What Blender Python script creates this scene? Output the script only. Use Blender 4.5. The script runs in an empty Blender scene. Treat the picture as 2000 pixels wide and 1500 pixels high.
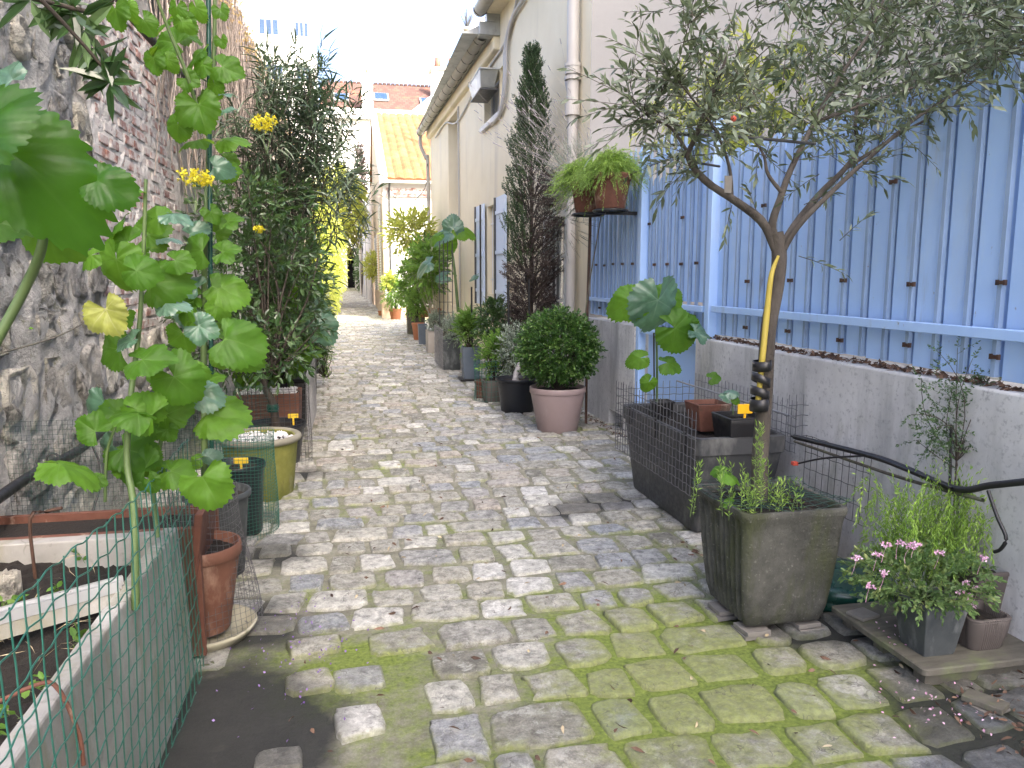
import bpy, math, random
import numpy as np
from mathutils import Vector, Matrix
random.seed(11); RG = np.random.default_rng(11)
SC = bpy.context.scene; COL = SC.collection
rad = math.radians
# ---------------------------------------------------------------- camera
F = 1500.0; HZ = 540.0; EYE = 1.5
PIT = math.atan((750-HZ)/F); YAW = math.atan(310*math.cos(PIT)/F)
cam = bpy.data.cameras.new('camera'); cam.lens = 27.0; cam.sensor_width = 36.0
cam.clip_start = 0.05; cam.clip_end = 600
camo = bpy.data.objects.new('camera', cam); COL.objects.link(camo)
camo.location = (0, 0, EYE); camo.rotation_euler = (math.pi/2-PIT, 0, -YAW)
SC.camera = camo
# ---------------------------------------------------------------- world and sun
SUN_E = rad(42); SUN_A = rad(32)        # the sun stands behind the viewer, to the right
w = bpy.data.worlds.new('World'); SC.world = w; w.use_nodes = True
nt = w.node_tree; bg = nt.nodes['Background']
sky = nt.nodes.new('ShaderNodeTexSky'); sky.sky_type = 'NISHITA'; sky.sun_disc = False
sky.sun_elevation = SUN_E; sky.sun_rotation = math.pi-SUN_A
sky.air_density = 0.5; sky.dust_density = 6.0; sky.ozone_density = 0.0
nt.links.new(sky.outputs[0], bg.inputs[0]); bg.inputs[1].default_value = 0.15
sl = bpy.data.lights.new('sun', 'SUN'); sl.energy = 2.0; sl.angle = rad(0.5); sl.color = (1, .95, .86)
so = bpy.data.objects.new('sun', sl); COL.objects.link(so)
sdir = Vector((math.sin(SUN_A)*math.cos(SUN_E), -math.cos(SUN_A)*math.cos(SUN_E), math.sin(SUN_E)))
so.rotation_euler = sdir.to_track_quat('Z', 'Y').to_euler(); so.location = (6, -6, 20)
vs = SC.view_settings; vs.view_transform = 'Standard'; vs.look = 'None'; vs.gamma = 1
vs.use_curve_mapping = False; vs.exposure = 2.95
SC.cycles.max_bounces = 8; SC.cycles.diffuse_bounces = 3; SC.cycles.transparent_max_bounces = 8
# ---------------------------------------------------------------- where a line of sight meets the ground or a plane
def ray(x, y):
    cx = (x-1000)/F; cy = (750-y)/F
    fw = math.cos(PIT)+cy*math.sin(PIT); up = -math.sin(PIT)+cy*math.cos(PIT)
    return (cx*math.cos(YAW)+fw*math.sin(YAW), -cx*math.sin(YAW)+fw*math.cos(YAW), up)
def G(x, y, z=0.0):
    r = ray(x, y); t = (z-EYE)/r[2]; return Vector((r[0]*t, r[1]*t, z))
def atX(x, y, X):
    r = ray(x, y); t = X/r[0]; return Vector((X, r[1]*t, EYE+r[2]*t))
def atY(x, y, Y):
    r = ray(x, y); t = Y/r[1]; return Vector((r[0]*t, Y, EYE+r[2]*t))
CR = Vector((math.cos(YAW), -math.sin(YAW), 0)); CF = Vector((math.sin(YAW), math.cos(YAW), 0)); CU = Vector((0, 0, 1))
# ---------------------------------------------------------------- materials
def node(nt, t, **kw):
    n = nt.nodes.new(t)
    for k, v in kw.items(): setattr(n, k, v)
    return n
def coords(nt, stretch=(1, 1, 1), obj=False):
    if obj:
        s = node(nt, 'ShaderNodeTexCoord').outputs['Object']
    else:
        s = node(nt, 'ShaderNodeNewGeometry').outputs['Position']
    m = node(nt, 'ShaderNodeMapping'); m.inputs['Scale'].default_value = stretch
    nt.links.new(s, m.inputs[0]); return m.outputs[0]
def noise(nt, vec, scale, detail=5, rough=.6, dist=0):
    n = node(nt, 'ShaderNodeTexNoise'); n.inputs['Scale'].default_value = scale
    n.inputs['Detail'].default_value = detail; n.inputs['Roughness'].default_value = rough
    n.inputs['Distortion'].default_value = dist
    nt.links.new(vec, n.inputs['Vector']); return n.outputs['Fac']
def ramp(nt, fac, stops):
    r = node(nt, 'ShaderNodeValToRGB'); e = r.color_ramp.elements
    while len(e) < len(stops): e.new(.5)
    for i, (p, c) in enumerate(stops):
        e[i].position = p; e[i].color = (c, c, c, 1) if not hasattr(c, '__len__') else (*c, 1)
    nt.links.new(fac, r.inputs[0]); return r.outputs[0]
def mixc(nt, fac, a, b, mode='MIX'):
    m = node(nt, 'ShaderNodeMix', data_type='RGBA', blend_type=mode)
    for s, v in ((m.inputs[0], fac), (m.inputs[6], a), (m.inputs[7], b)):
        if isinstance(v, (int, float)): s.default_value = v
        elif hasattr(v, 'links'): nt.links.new(v, s)
        else: s.default_value = (*v, 1)
    return m.outputs[2]
def mathn(nt, op, a, b=0.0, clamp=False):
    m = node(nt, 'ShaderNodeMath', operation=op, use_clamp=clamp)
    for s, v in ((m.inputs[0], a), (m.inputs[1], b)):
        if isinstance(v, (int, float)): s.default_value = v
        else: nt.links.new(v, s)
    return m.outputs[0]
def base_mat(name):
    m = bpy.data.materials.new(name); m.use_nodes = True
    nt = m.node_tree; b = nt.nodes['Principled BSDF']; return m, nt, b
def bump(nt, b, h, strength, dist=.01, prev=None):
    n = node(nt, 'ShaderNodeBump'); n.inputs['Strength'].default_value = strength; n.inputs['Distance'].default_value = dist
    nt.links.new(h, n.inputs['Height'])
    if prev is not None: nt.links.new(prev, n.inputs['Normal'])
    nt.links.new(n.outputs[0], b.inputs['Normal']); return n.outputs[0]
def surf(name, c1, c2, scale=4, rough=.8, bmp=.3, bscale=40, bdist=.004, stretch=(1, 1, 1), spots=(), metal=0, attr=None, spec=.5, coat=0):
    """two noise-mixed colours, extra stains as (scale, low, high, colour, stretch), fine relief"""
    m, nt, b = base_mat(name); v = coords(nt, stretch)
    f = noise(nt, v, scale, 6, .62); col = ramp(nt, f, [(.32, c1), (.68, c2)])
    if attr:
        a = node(nt, 'ShaderNodeAttribute', attribute_name='rnd'); k = ramp(nt, a.outputs['Fac'], attr)
        col = mixc(nt, 1.0, col, k, 'MULTIPLY')
    for (sc, lo, hi, c, st) in spots:
        vv = coords(nt, st); k = ramp(nt, noise(nt, vv, sc, 7, .65), [(lo, 0), (hi, 1)]); col = mixc(nt, k, col, c)
    nt.links.new(col, b.inputs['Base Color'])
    fr = noise(nt, coords(nt), bscale*.5, 3); rr = ramp(nt, fr, [(.3, max(0, rough-.12)), (.7, min(1, rough+.1))])
    nt.links.new(rr, b.inputs['Roughness']); b.inputs['Metallic'].default_value = metal
    b.inputs['Specular IOR Level'].default_value = spec
    if bmp: bump(nt, b, noise(nt, coords(nt), bscale, 6, .7), bmp, bdist)
    return m
def leafmat(name, cols, rough=.45, trans=.3, tcol=None, vein=None, spec=.4):
    m, nt, b = base_mat(name)
    a = node(nt, 'ShaderNodeAttribute', attribute_name='rnd')
    col = ramp(nt, a.outputs['Fac'], [(i/(len(cols)-1), c) for i, c in enumerate(cols)])
    f = noise(nt, coords(nt), 30, 3); col = mixc(nt, 1.0, col, ramp(nt, f, [(.3, .75), (.7, 1.2)]), 'MULTIPLY')
    if vein:
        va = node(nt, 'ShaderNodeAttribute', attribute_name='vein'); col = mixc(nt, va.outputs['Fac'], col, vein)
        bump(nt, b, noise(nt, coords(nt), 90, 3), .25, .003)
    nt.links.new(col, b.inputs['Base Color']); b.inputs['Roughness'].default_value = rough
    b.inputs['Specular IOR Level'].default_value = spec
    if trans:
        t = node(nt, 'ShaderNodeBsdfTranslucent'); tc = mixc(nt, .75, col, tcol or tuple(min(1, x*2.2) for x in cols[-1]))
        nt.links.new(tc, t.inputs[0]); mx = node(nt, 'ShaderNodeMixShader'); mx.inputs[0].default_value = trans
        nt.links.new(b.outputs[0], mx.inputs[1]); nt.links.new(t.outputs[0], mx.inputs[2])
        nt.links.new(mx.outputs[0], nt.nodes['Material Output'].inputs[0])
    return m
# ---------------------------------------------------------------- geometry
class Geo:
    def __init__(s): s.V = []; s.Q = []; s.T = []; s.A = []; s.n = 0; s.P = []; s.VA = []
    def add(s, V, quads=None, tris=None, rnd=.5, vein=None):
        V = np.asarray(V, float).reshape(-1, 3); s.V.append(V)
        if quads is not None and len(quads): s.Q.append(np.asarray(quads, int).reshape(-1, 4)+s.n)
        if tris is not None and len(tris): s.T.append(np.asarray(tris, int).reshape(-1, 3)+s.n)
        s.A.append(np.broadcast_to(np.asarray(rnd, float), (len(V),)))
        s.VA.append(np.zeros(len(V)) if vein is None else np.asarray(vein, float)); s.n += len(V); return s
    def poly(s, idx): s.P.append([i for i in idx])
    def box(s, c, d, rz=0, taper=1.0, M=None, rnd=.5):
        x, y, z = d[0]/2, d[1]/2, d[2]/2
        V = np.array([(-x, -y, -z), (x, -y, -z), (x, y, -z), (-x, y, -z), (-x*taper, -y*taper, z), (x*taper, -y*taper, z), (x*taper, y*taper, z), (-x*taper, y*taper, z)])
        if M is not None: V = V@np.array(M.to_3x3()).T
        elif rz: R = np.array(Matrix.Rotation(rz, 3, 'Z')); V = V@R.T
        s.add(V+np.array(c), [(0, 3, 2, 1), (4, 5, 6, 7), (0, 1, 5, 4), (1, 2, 6, 5), (2, 3, 7, 6), (3, 0, 4, 7)], rnd=rnd); return s
    def lathe(s, c, prof, n=32, sx=1, sy=1, ripple=None, rnd=.5):
        a = np.arange(n)*2*math.pi/n; V = []
        for (r, z) in prof:
            rr = np.full(n, r) if ripple is None else r*(1+ripple(a))
            V.append(np.stack([c[0]+rr*np.cos(a)*sx, c[1]+rr*np.sin(a)*sy, np.full(n, c[2]+z)], 1))
        k = len(prof); i = np.arange(n); j = (i+1) % n; Q = []
        for t in range(k-1): Q.append(np.stack([t*n+i, t*n+j, (t+1)*n+j, (t+1)*n+i], 1))
        s.add(np.concatenate(V), np.concatenate(Q), rnd=rnd); return s
    def sqlathe(s, c, prof, n=8, rc=.25, ratio=1.0, rz=0, rnd=.5, rib=None):
        """rounded-square cross-sections: prof = (half width, z); ratio = y/x"""
        pts = []
        for q in range(4):
            ca = q*math.pi/2+math.pi/4
            cx, cy = math.copysign(1, math.cos(ca)), math.copysign(1, math.sin(ca))
            for t in range(n+1):
                a = q*math.pi/2+t/n*math.pi/2
                pts.append((cx*(1-rc)+math.cos(a)*rc, cy*(1-rc)+math.sin(a)*rc))
            if rib:
                x0, y0 = pts[-1]; a2 = (q+1)*math.pi/2
                nx = math.cos(a2); ny = math.sin(a2); tx, ty = -ny, nx
                L = 2*(1-rc)
                for t in range(1, rib*4):
                    u = t/(rib*4)*L; dd = .5*(1-math.cos(2*math.pi*t/4))*.022
                    pts.append((x0+tx*u-nx*dd, y0+ty*u-ny*dd))
        P = np.array(pts); m = len(P); V = []
        R = np.array(Matrix.Rotation(rz, 2))
        for (h, z) in prof:
            q = P*np.array([h, h*ratio]); q = q@R.T; V.append(np.column_stack([q[:, 0]+c[0], q[:, 1]+c[1], np.full(m, c[2]+z)]))
        i = np.arange(m); j = (i+1) % m; Q = []
        for t in range(len(prof)-1): Q.append(np.stack([t*m+i, t*m+j, (t+1)*m+j, (t+1)*m+i], 1))
        s.add(np.concatenate(V), np.concatenate(Q), rnd=rnd); return s
    def tubes(s, P, r, n=5, rnd=.5):
        """P (N,K,3) polylines, r scalar | (N,) | (K,) via 2-D (N,K)"""
        P = np.asarray(P, float)
        if P.ndim == 2: P = P[None]
        N, K, _ = P.shape; r = np.asarray(r, float)
        if r.ndim == 0: r = np.full((N, K), float(r))
        elif r.ndim == 1: r = np.broadcast_to(r[:, None] if len(r) == N and len(r) != K else (r[None, :] if len(r) == K else r[:, None]), (N, K))
        T = np.gradient(P, axis=1); T /= np.linalg.norm(T, axis=2, keepdims=True)+1e-9
        ref = np.where(np.abs(T[:, :1, 2:3]) > .8, np.array([1., 0, 0]), np.array([0, 0, 1.]))
        ref = np.broadcast_to(ref, T.shape)
        A = np.cross(T, ref); A /= np.linalg.norm(A, axis=2, keepdims=True)+1e-9; B = np.cross(T, A)
        an = np.arange(n)*2*math.pi/n
        V = P[:, :, None]+r[:, :, None, None]*(A[:, :, None]*np.cos(an)[None, None, :, None]+B[:, :, None]*np.sin(an)[None, None, :, None])
        idx = np.arange(N*K*n).reshape(N, K, n); a = idx[:, :-1]; b = idx[:, 1:]
        Q = np.stack([a, np.roll(a, -1, 2), np.roll(b, -1, 2), b], -1).reshape(-1, 4)
        rr = np.asarray(rnd, float)
        if rr.ndim == 1: rr = np.repeat(rr, K*n)
        s.add(V.reshape(-1, 3), Q, rnd=rr); return s
    def build(s, name, mat, parent=None, smooth=False, bev=0, kind=None, label=None, loc=None, seg=2):
        me = s.mesh(name, smooth)
        return link(name, me, mat, parent, bev, kind, label, loc, seg)
    def mesh(s, name, smooth=False):
        me = bpy.data.meshes.new(name)
        V = np.concatenate(s.V); me.vertices.add(len(V)); me.vertices.foreach_set('co', V.ravel())
        Q = np.concatenate(s.Q) if s.Q else np.zeros((0, 4), int); T = np.concatenate(s.T) if s.T else np.zeros((0, 3), int)
        pl = [i for p in s.P for i in p]; pt = [len(p) for p in s.P]
        L = np.concatenate([Q.ravel(), T.ravel(), np.array(pl, int)]); tot = np.concatenate([np.full(len(Q), 4), np.full(len(T), 3), np.array(pt, int)]).astype(int)
        st = np.concatenate([[0], np.cumsum(tot)[:-1]]) if len(tot) else np.zeros(0, int)
        me.loops.add(len(L)); me.loops.foreach_set('vertex_index', L.astype(np.int32))
        me.polygons.add(len(tot)); me.polygons.foreach_set('loop_start', st.astype(np.int32))
        me.polygons.foreach_set('use_smooth', np.full(len(tot), smooth))
        a = me.attributes.new('rnd', 'FLOAT', 'POINT'); a.data.foreach_set('value', np.concatenate(s.A).astype(np.float32))
        va = np.concatenate(s.VA)
        if va.any(): a = me.attributes.new('vein', 'FLOAT', 'POINT'); a.data.foreach_set('value', va.astype(np.float32))
        me.update(calc_edges=True)
        return me
def link(name, me, mat, parent=None, bev=0, kind=None, label=None, loc=None, seg=2):
    o = bpy.data.objects.new(name, me); COL.objects.link(o)
    if mat and not me.materials: me.materials.append(mat)
    if parent:
        o.parent = parent
        o.matrix_parent_inverse = parent.matrix_basis.inverted()
    if bev:
        b = o.modifiers.new('bevel', 'BEVEL'); b.width = bev; b.segments = seg; b.limit_method = 'ANGLE'; b.angle_limit = rad(35); b.harden_normals = False
    if kind: o['kind'] = kind
    if label: o['label'] = label
    if loc is not None: o.location = loc
    return o
def tag(o, label, cat, group=None, kind=None):
    o['label'] = label; o['category'] = cat
    if group: o['group'] = group
    if kind: o['kind'] = kind
    return o
def thing(name, label, cat, loc=(0, 0, 0), group=None):
    o = bpy.data.objects.new(name, None); COL.objects.link(o); o.location = loc; o.empty_display_size = .1
    return tag(o, label, cat, group)
def unit(v): return v/(np.linalg.norm(v, axis=-1, keepdims=True)+1e-9)
LEAF = {
 'oval': (np.array([(0, 0, 0), (.3, -.42, .05), (.3, .42, .05), (.7, -.36, .04), (.7, .36, .04), (1, 0, 0), (.5, 0, -.03)]), None,
          [(0, 1, 6), (0, 6, 2), (1, 3, 6), (2, 6, 4), (3, 5, 6), (4, 6, 5)]),
 'lance': (np.array([(0, 0, 0), (.35, -.5, .02), (.35, .5, .02), (.7, -.35, -.03), (.7, .35, -.03), (1, 0, -.12)]), [(1, 3, 4, 2)], [(0, 1, 2), (3, 5, 4)]),
 'small': (np.array([(0, 0, 0), (.5, -.5, .08), (1, 0, 0), (.5, .5, .08)]), [(0, 1, 2, 3)], None),
 'needle': (np.array([(0, -.5, 0), (0, .5, 0), (1, 0, 0)]), None, [(0, 1, 2)]),
}
def leaves(g, P, D, L, W, shape='oval', N=None, bend=.15, rnd=None):
    P = np.asarray(P); D = unit(np.asarray(D)); n = len(P)
    if n == 0: return g
    if N is None: N = RG.normal(size=(n, 3))*.7+np.array([0, 0, .9])
    S = unit(np.cross(N, D)); N = np.cross(D, S)
    L = np.broadcast_to(L, (n,)); W = np.broadcast_to(W, (n,))
    T, q, t = LEAF[shape]; m = len(T)
    z = T[:, 2]-bend*T[:, 0]**2
    V = P[:, None]+D[:, None]*(T[:, 0][None, :, None]*L[:, None, None])+S[:, None]*(T[:, 1][None, :, None]*W[:, None, None])+N[:, None]*(z[None, :, None]*L[:, None, None])
    off = (np.arange(n)*m)[:, None, None]
    Q = (np.array(q)[None]+off).reshape(-1, 4) if q else None; TT = (np.array(t)[None]+off).reshape(-1, 3) if t else None
    if rnd is None: rnd = RG.random(n)
    g.add(V.reshape(-1, 3), Q, TT, rnd=np.repeat(rnd, m)); return g
def rdirs(n, up=0.0):
    d = RG.normal(size=(n, 3)); d[:, 2] += up; return unit(d)
def twigs(gl, gt, O, D, Ln, k, L, W, shape='lance', ang=.8, droop=.1, tr=.002, pair=True, bend=.15, start=.1, jit=.25, rb=None, upn=.6):
    """twigs from points O along D, k leaves each"""
    O = np.asarray(O, float); D = unit(np.asarray(D, float)); n = len(O); Ln = np.broadcast_to(Ln, (n,))
    dn = np.array([0, 0, -1.])
    def at(t): return O[:, None]+D[:, None]*(Ln[:, None]*t)[:, :, None]+dn*(droop*Ln[:, None]*t**2)[:, :, None]
    tt = np.linspace(0, 1, 4)[None].repeat(n, 0)
    if gt is not None: gt.tubes(at(tt), np.linspace(tr, tr*.5, 4)[None].repeat(n, 0), 3)
    t = np.linspace(start, 1, k)[None].repeat(n, 0); t = np.clip(t+RG.normal(size=t.shape)*.02, 0, 1)
    P = at(t); tan = unit(D[:, None]+dn*(2*droop*t)[:, :, None])
    ref = unit(np.cross(tan, RG.normal(size=(n, 1, 3))*.2+np.array([0, 0, 1.])))
    up = np.cross(tan, ref)
    if pair: ph = (np.arange(k) % 2)*math.pi+(np.arange(k)//2)*1.4
    else: ph = np.arange(k)*2.4
    ph = ph[None, :, None]+RG.normal(size=(n, k, 1))*.4
    side = ref*np.cos(ph)+up*np.sin(ph)
    a = ang*(1+RG.normal(size=(n, k, 1))*jit)*np.linspace(1.15, .45, k)[None, :, None]
    d = tan*np.cos(a)+side*np.sin(a)
    sc = RG.uniform(.7, 1.15, n*k)
    base = RG.random(n) if rb is None else np.broadcast_to(rb, (n,))
    rr = np.clip(np.repeat(base, k)*.7+RG.random(n*k)*.3, 0, 1)
    nn = RG.normal(size=(n*k, 3))*.5; nn[:, 2] += upn
    leaves(gl, P.reshape(-1, 3), d.reshape(-1, 3), L*sc, W*sc, shape, N=nn, bend=bend, rnd=rr)
def ell(n, c, r, shell=.0):
    d = rdirs(n); q = RG.random(n)**(1/3.); q = shell+(1-shell)*q
    return np.array(c)+d*q[:, None]*np.array(r), d
def spline(pts, k=24):
    """Catmull-Rom through the points"""
    P = np.array([tuple(p) for p in pts], float); P = np.vstack([2*P[0]-P[1], P, 2*P[-1]-P[-2]]); out = []
    n = len(P)-3
    for u in np.linspace(0, n-1e-6, k):
        i = int(u); t = u-i; a, b, c, d = P[i:i+4]
        out.append(.5*((2*b)+(c-a)*t+(2*a-5*b+4*c-d)*t*t+(3*b-a-3*c+d)*t**3))
    return np.array(out)
def tube_obj(name, pts, r, mat, parent=None, k=24, n=8, **kw):
    g = Geo(); P = spline(pts, k); rr = np.interp(np.linspace(0, 1, k), np.linspace(0, 1, len(r)), r) if hasattr(r, '__len__') else r
    g.tubes(P[None], np.array(rr)[None] if hasattr(rr, '__len__') else rr, n); return g.build(name, mat, parent, smooth=True, **kw)
# ================================================================ materials used by the setting
def cracks(m, scale, width, col, stretch=(1, 1, 1), warp=.25):
    nt = m.node_tree; b = nt.nodes['Principled BSDF']; v = coords(nt, stretch)
    n = node(nt, 'ShaderNodeTexNoise'); n.inputs['Scale'].default_value = scale*1.7; nt.links.new(v, n.inputs['Vector'])
    ad = node(nt, 'ShaderNodeMixRGB', blend_type='ADD'); ad.inputs[0].default_value = warp; nt.links.new(v, ad.inputs[1]); nt.links.new(n.outputs['Color'], ad.inputs[2])
    vo = node(nt, 'ShaderNodeTexVoronoi', feature='DISTANCE_TO_EDGE'); vo.inputs['Scale'].default_value = scale; nt.links.new(ad.outputs[0], vo.inputs['Vector'])
    k = ramp(nt, vo.outputs['Distance'], [(0, 1), (width, 0)]); br = ramp(nt, noise(nt, v, scale*.9, 3), [(.5, 0), (.6, .8)]); k = mathn(nt, 'MULTIPLY', k, br)
    old = b.inputs['Base Color'].links[0].from_socket; nt.links.new(mixc(nt, k, old, col), b.inputs['Base Color'])
def dist_mask(nt, c, r0, r1):
    g = node(nt, 'ShaderNodeNewGeometry').outputs['Position']
    d = node(nt, 'ShaderNodeVectorMath', operation='DISTANCE'); nt.links.new(g, d.inputs[0]); d.inputs[1].default_value = c
    m = node(nt, 'ShaderNodeMapRange'); m.inputs['From Min'].default_value = r0; m.inputs['From Max'].default_value = r1
    m.clamp = True; m.inputs['To Min'].default_value = 1; m.inputs['To Max'].default_value = 0; nt.links.new(d.outputs['Value'], m.inputs['Value']); return m.outputs[0]
MOSSP = [((1.35, 2.75, 0), .05, .8), ((1.3, 2.45, 0), .1, .8), ((1.75, 2.15, 0), .1, .7), ((-.05, 2.9, 0), .05, .45), ((.9, 2.3, 0), .05, .6), ((1.1, 2.6, 0), .3, 1.9)]
def moss_mask(nt):
    v = coords(nt); n1 = noise(nt, v, 1.3, 6, .65); n2 = noise(nt, v, 14, 5, .7)
    s = mathn(nt, 'ADD', mathn(nt, 'MULTIPLY', n1, .70), mathn(nt, 'MULTIPLY', n2, .42))
    for c, a, b in MOSSP[:]: s = mathn(nt, 'ADD', s, mathn(nt, 'MULTIPLY', dist_mask(nt, c, a, b), .11))
    return s
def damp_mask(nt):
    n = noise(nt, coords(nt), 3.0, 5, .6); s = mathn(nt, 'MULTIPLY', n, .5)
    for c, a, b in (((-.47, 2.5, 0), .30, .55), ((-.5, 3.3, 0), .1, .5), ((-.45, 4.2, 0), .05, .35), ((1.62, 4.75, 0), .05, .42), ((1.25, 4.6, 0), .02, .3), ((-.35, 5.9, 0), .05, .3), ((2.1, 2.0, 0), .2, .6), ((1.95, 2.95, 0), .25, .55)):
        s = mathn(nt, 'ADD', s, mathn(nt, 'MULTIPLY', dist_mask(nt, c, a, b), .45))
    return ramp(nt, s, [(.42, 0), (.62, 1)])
def mk_stone():
    m, nt, b = base_mat('weathered_paving_stone')
    a = node(nt, 'ShaderNodeAttribute', attribute_name='rnd').outputs['Fac']; e = node(nt, 'ShaderNodeAttribute', attribute_name='vein').outputs['Fac']
    r = node(nt, 'ShaderNodeValToRGB'); r.color_ramp.interpolation = 'LINEAR'; el = r.color_ramp.elements
    st = [(0, (.23, .225, .19)), (.12, (.35, .345, .30)), (.25, (.42, .405, .345)), (.38, (.33, .33, .31)), (.5, (.31, .335, .36)), (.60, (.43, .39, .335)), (.72, (.40, .39, .335)), (.86, (.54, .535, .48)), (1, (.64, .635, .60))]
    while len(el) < len(st): el.new(.5)
    for i, (p, c) in enumerate(st): el[i].position = p; el[i].color = (*c, 1)
    nt.links.new(a, r.inputs[0]); col = r.outputs[0]
    v = coords(nt)
    col = mixc(nt, 1.0, col, ramp(nt, noise(nt, v, 22, 8, .72), [(.3, .32), (.48, .9), (.68, 1.5)]), 'MULTIPLY')
    col = mixc(nt, 1.0, col, ramp(nt, noise(nt, v, 160, 3, .6), [(.3, .8), (.7, 1.15)]), 'MULTIPLY')
    lich = ramp(nt, noise(nt, v, 13, 9, .8, .4), [(.53, 0), (.62, .75)]); col = mixc(nt, lich, col, (.60, .60, .55)); col = mixc(nt, ramp(nt, noise(nt, v, 7, 8, .8, .5), [(.57, 0), (.66, .6)]), col, (.11, .105, .09))
    mm = mathn(nt, 'ADD', moss_mask(nt), mathn(nt, 'MULTIPLY', e, .16)); mk = ramp(nt, mm, [(.73, 0), (.90, .75)])
    mcol = ramp(nt, noise(nt, v, 45, 4), [(.3, (.12, .16, .02)), (.7, (.34, .42, .055))]); col = mixc(nt, mk, col, mcol)
    mk2 = ramp(nt, mm, [(.64, 0), (.82, .28)]); col = mixc(nt, mk2, col, (.30, .30, .17))
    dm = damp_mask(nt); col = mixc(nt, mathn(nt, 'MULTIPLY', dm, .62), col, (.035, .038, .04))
    nt.links.new(col, b.inputs['Base Color'])
    nt.links.new(mixc(nt, dm, (.72, .72, .72), (.42, .42, .42)), b.inputs['Roughness']); b.inputs['Specular IOR Level'].default_value = .45
    n1 = bump(nt, b, noise(nt, v, 20, 9, .78), 1.0, .03); bump(nt, b, noise(nt, v, 110, 4, .7), .6, .004, n1)
    return m
def mk_joint():
    m, nt, b = base_mat('mossy_sand_joint'); v = coords(nt)
    col = ramp(nt, noise(nt, v, 9, 8, .75), [(.3, (.12, .118, .082)), (.52, (.25, .245, .18)), (.72, (.42, .41, .33))])
    col = mixc(nt, ramp(nt, noise(nt, v, 120, 4, .7), [(.52, 0), (.7, .5)]), col, (.40, .39, .33))
    mk = ramp(nt, moss_mask(nt), [(.57, 0), (.74, .95)]); mcol = ramp(nt, noise(nt, v, 60, 4), [(.3, (.10, .15, .016)), (.7, (.27, .35, .055))]); col = mixc(nt, mk, col, mcol)
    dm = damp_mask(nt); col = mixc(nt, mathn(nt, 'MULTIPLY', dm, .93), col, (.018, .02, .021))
    nt.links.new(col, b.inputs['Base Color']); b.inputs['Roughness'].default_value = .85
    n1 = bump(nt, b, noise(nt, v, 30, 9, .78), 1.0, .025); bump(nt, b, noise(nt, v, 200, 3, .7), .4, .003, n1)
    return m
M = {}
M['stone'] = mk_stone(); M['joint'] = mk_joint()
M['asphalt'] = surf('damp_dark_asphalt', (.035, .037, .04), (.075, .075, .075), 5, .55, .5, 60, .006, spots=[(6, .58, .75, (.10, .105, .05), (1, 1, 1)), (3, .55, .7, (.12, .11, .095), (1, 1, 1))])
M['render_wall'] = surf('aged_concrete_render', (0.4704, 0.4592, 0.448), (0.672, 0.6608, 0.6384), 2.2, .85, .35, 70, .004, stretch=(1, 1, 1), spots=[(3.2, .5, .72, (.28, .275, .265), (1, 1.2, .2)), (1.7, .58, .74, (.50, .50, .46), (1, 1, .6)), (2.6, .6, .8, (.22, .225, .15), (1, 1, .35)), (40, .54, .72, (.30, .295, .29), (1, 1, 1))])
M['cream'] = surf('cream_facade_render', (.69, .605, .43), (.77, .69, .51), .9, .85, .15, 60, .003, spots=[(2.2, .55, .8, (.53, .47, .37), (1, 1, .12)), (1.2, .62, .85, (.74, .69, .60), (1, 1, .3))])
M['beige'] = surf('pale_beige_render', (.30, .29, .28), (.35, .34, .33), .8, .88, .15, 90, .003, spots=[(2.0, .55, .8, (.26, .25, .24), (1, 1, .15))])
M['white'] = surf('white_painted_wall', (.62, .61, .585), (.70, .69, .67), 2, .8, .1, 50, .003, spots=[(3, .6, .8, (.62, .60, .55), (1, 1, .2))])
M['peach'] = surf('peach_facade_render', (.55, .42, .30), (.66, .54, .41), 1.2, .85, .2, 40, .004, spots=[(2, .55, .7, (.45, .30, .2), (1, 1, .3))])
M['blue'] = surf('light_blue_fence_paint', (.39, .57, .88), (.44, .62, .91), 1.1, .42, .12, 30, .003, spots=[(7, .60, .76, (.33, .42, .55), (1, 1, .15)), (30, .67, .75, (.22, .14, .09), (1, 1, .5)), (3, .55, .8, (.50, .62, .78), (1, 1, .3))], spec=.4)
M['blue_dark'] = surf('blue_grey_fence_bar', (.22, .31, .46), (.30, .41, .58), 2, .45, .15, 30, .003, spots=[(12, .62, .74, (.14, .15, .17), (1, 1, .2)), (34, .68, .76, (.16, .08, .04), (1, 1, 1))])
M['paleblue'] = surf('pale_blue_shutter_paint', (.50, .60, .74), (.56, .65, .78), 2, .55, .1, 30, .002)
M['zinc'] = surf('grey_zinc_sheet', (.30, .31, .31), (.42, .43, .42), 3, .45, .15, 20, .004, metal=.35, spots=[(6, .55, .7, (.22, .22, .21), (1, 1, .4))])
M['gutter'] = surf('beige_painted_gutter', (0.3, 0.2812, 0.24), (0.375, 0.3525, 0.3), 4, .5, .1, 30, .003, spots=[(6, .55, .7, (.28, .26, .22), (1, 1, 1))])
M['pipe_beige'] = surf('beige_painted_pipe', (0.4032, 0.3816, 0.3528), (0.4464, 0.4248, 0.396), 4, .5, .08, 30, .003)
M['black'] = surf('black_plastic', (0.009, 0.009, 0.01), (0.0175, 0.0175, 0.019), 6, .45, .15, 60, .003, spots=[(14, .6, .8, (.07, .07, .068), (1, 1, 1))])
M['rust'] = surf('dark_rusty_metal', (0.035, 0.021, 0.0154), (0.091, 0.042, 0.0245), 12, .7, .3, 60, .004)
M['steel'] = surf('dark_steel', (.05, .05, .052), (.10, .10, .10), 10, .5, .15, 50, .003, metal=.5)
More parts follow.
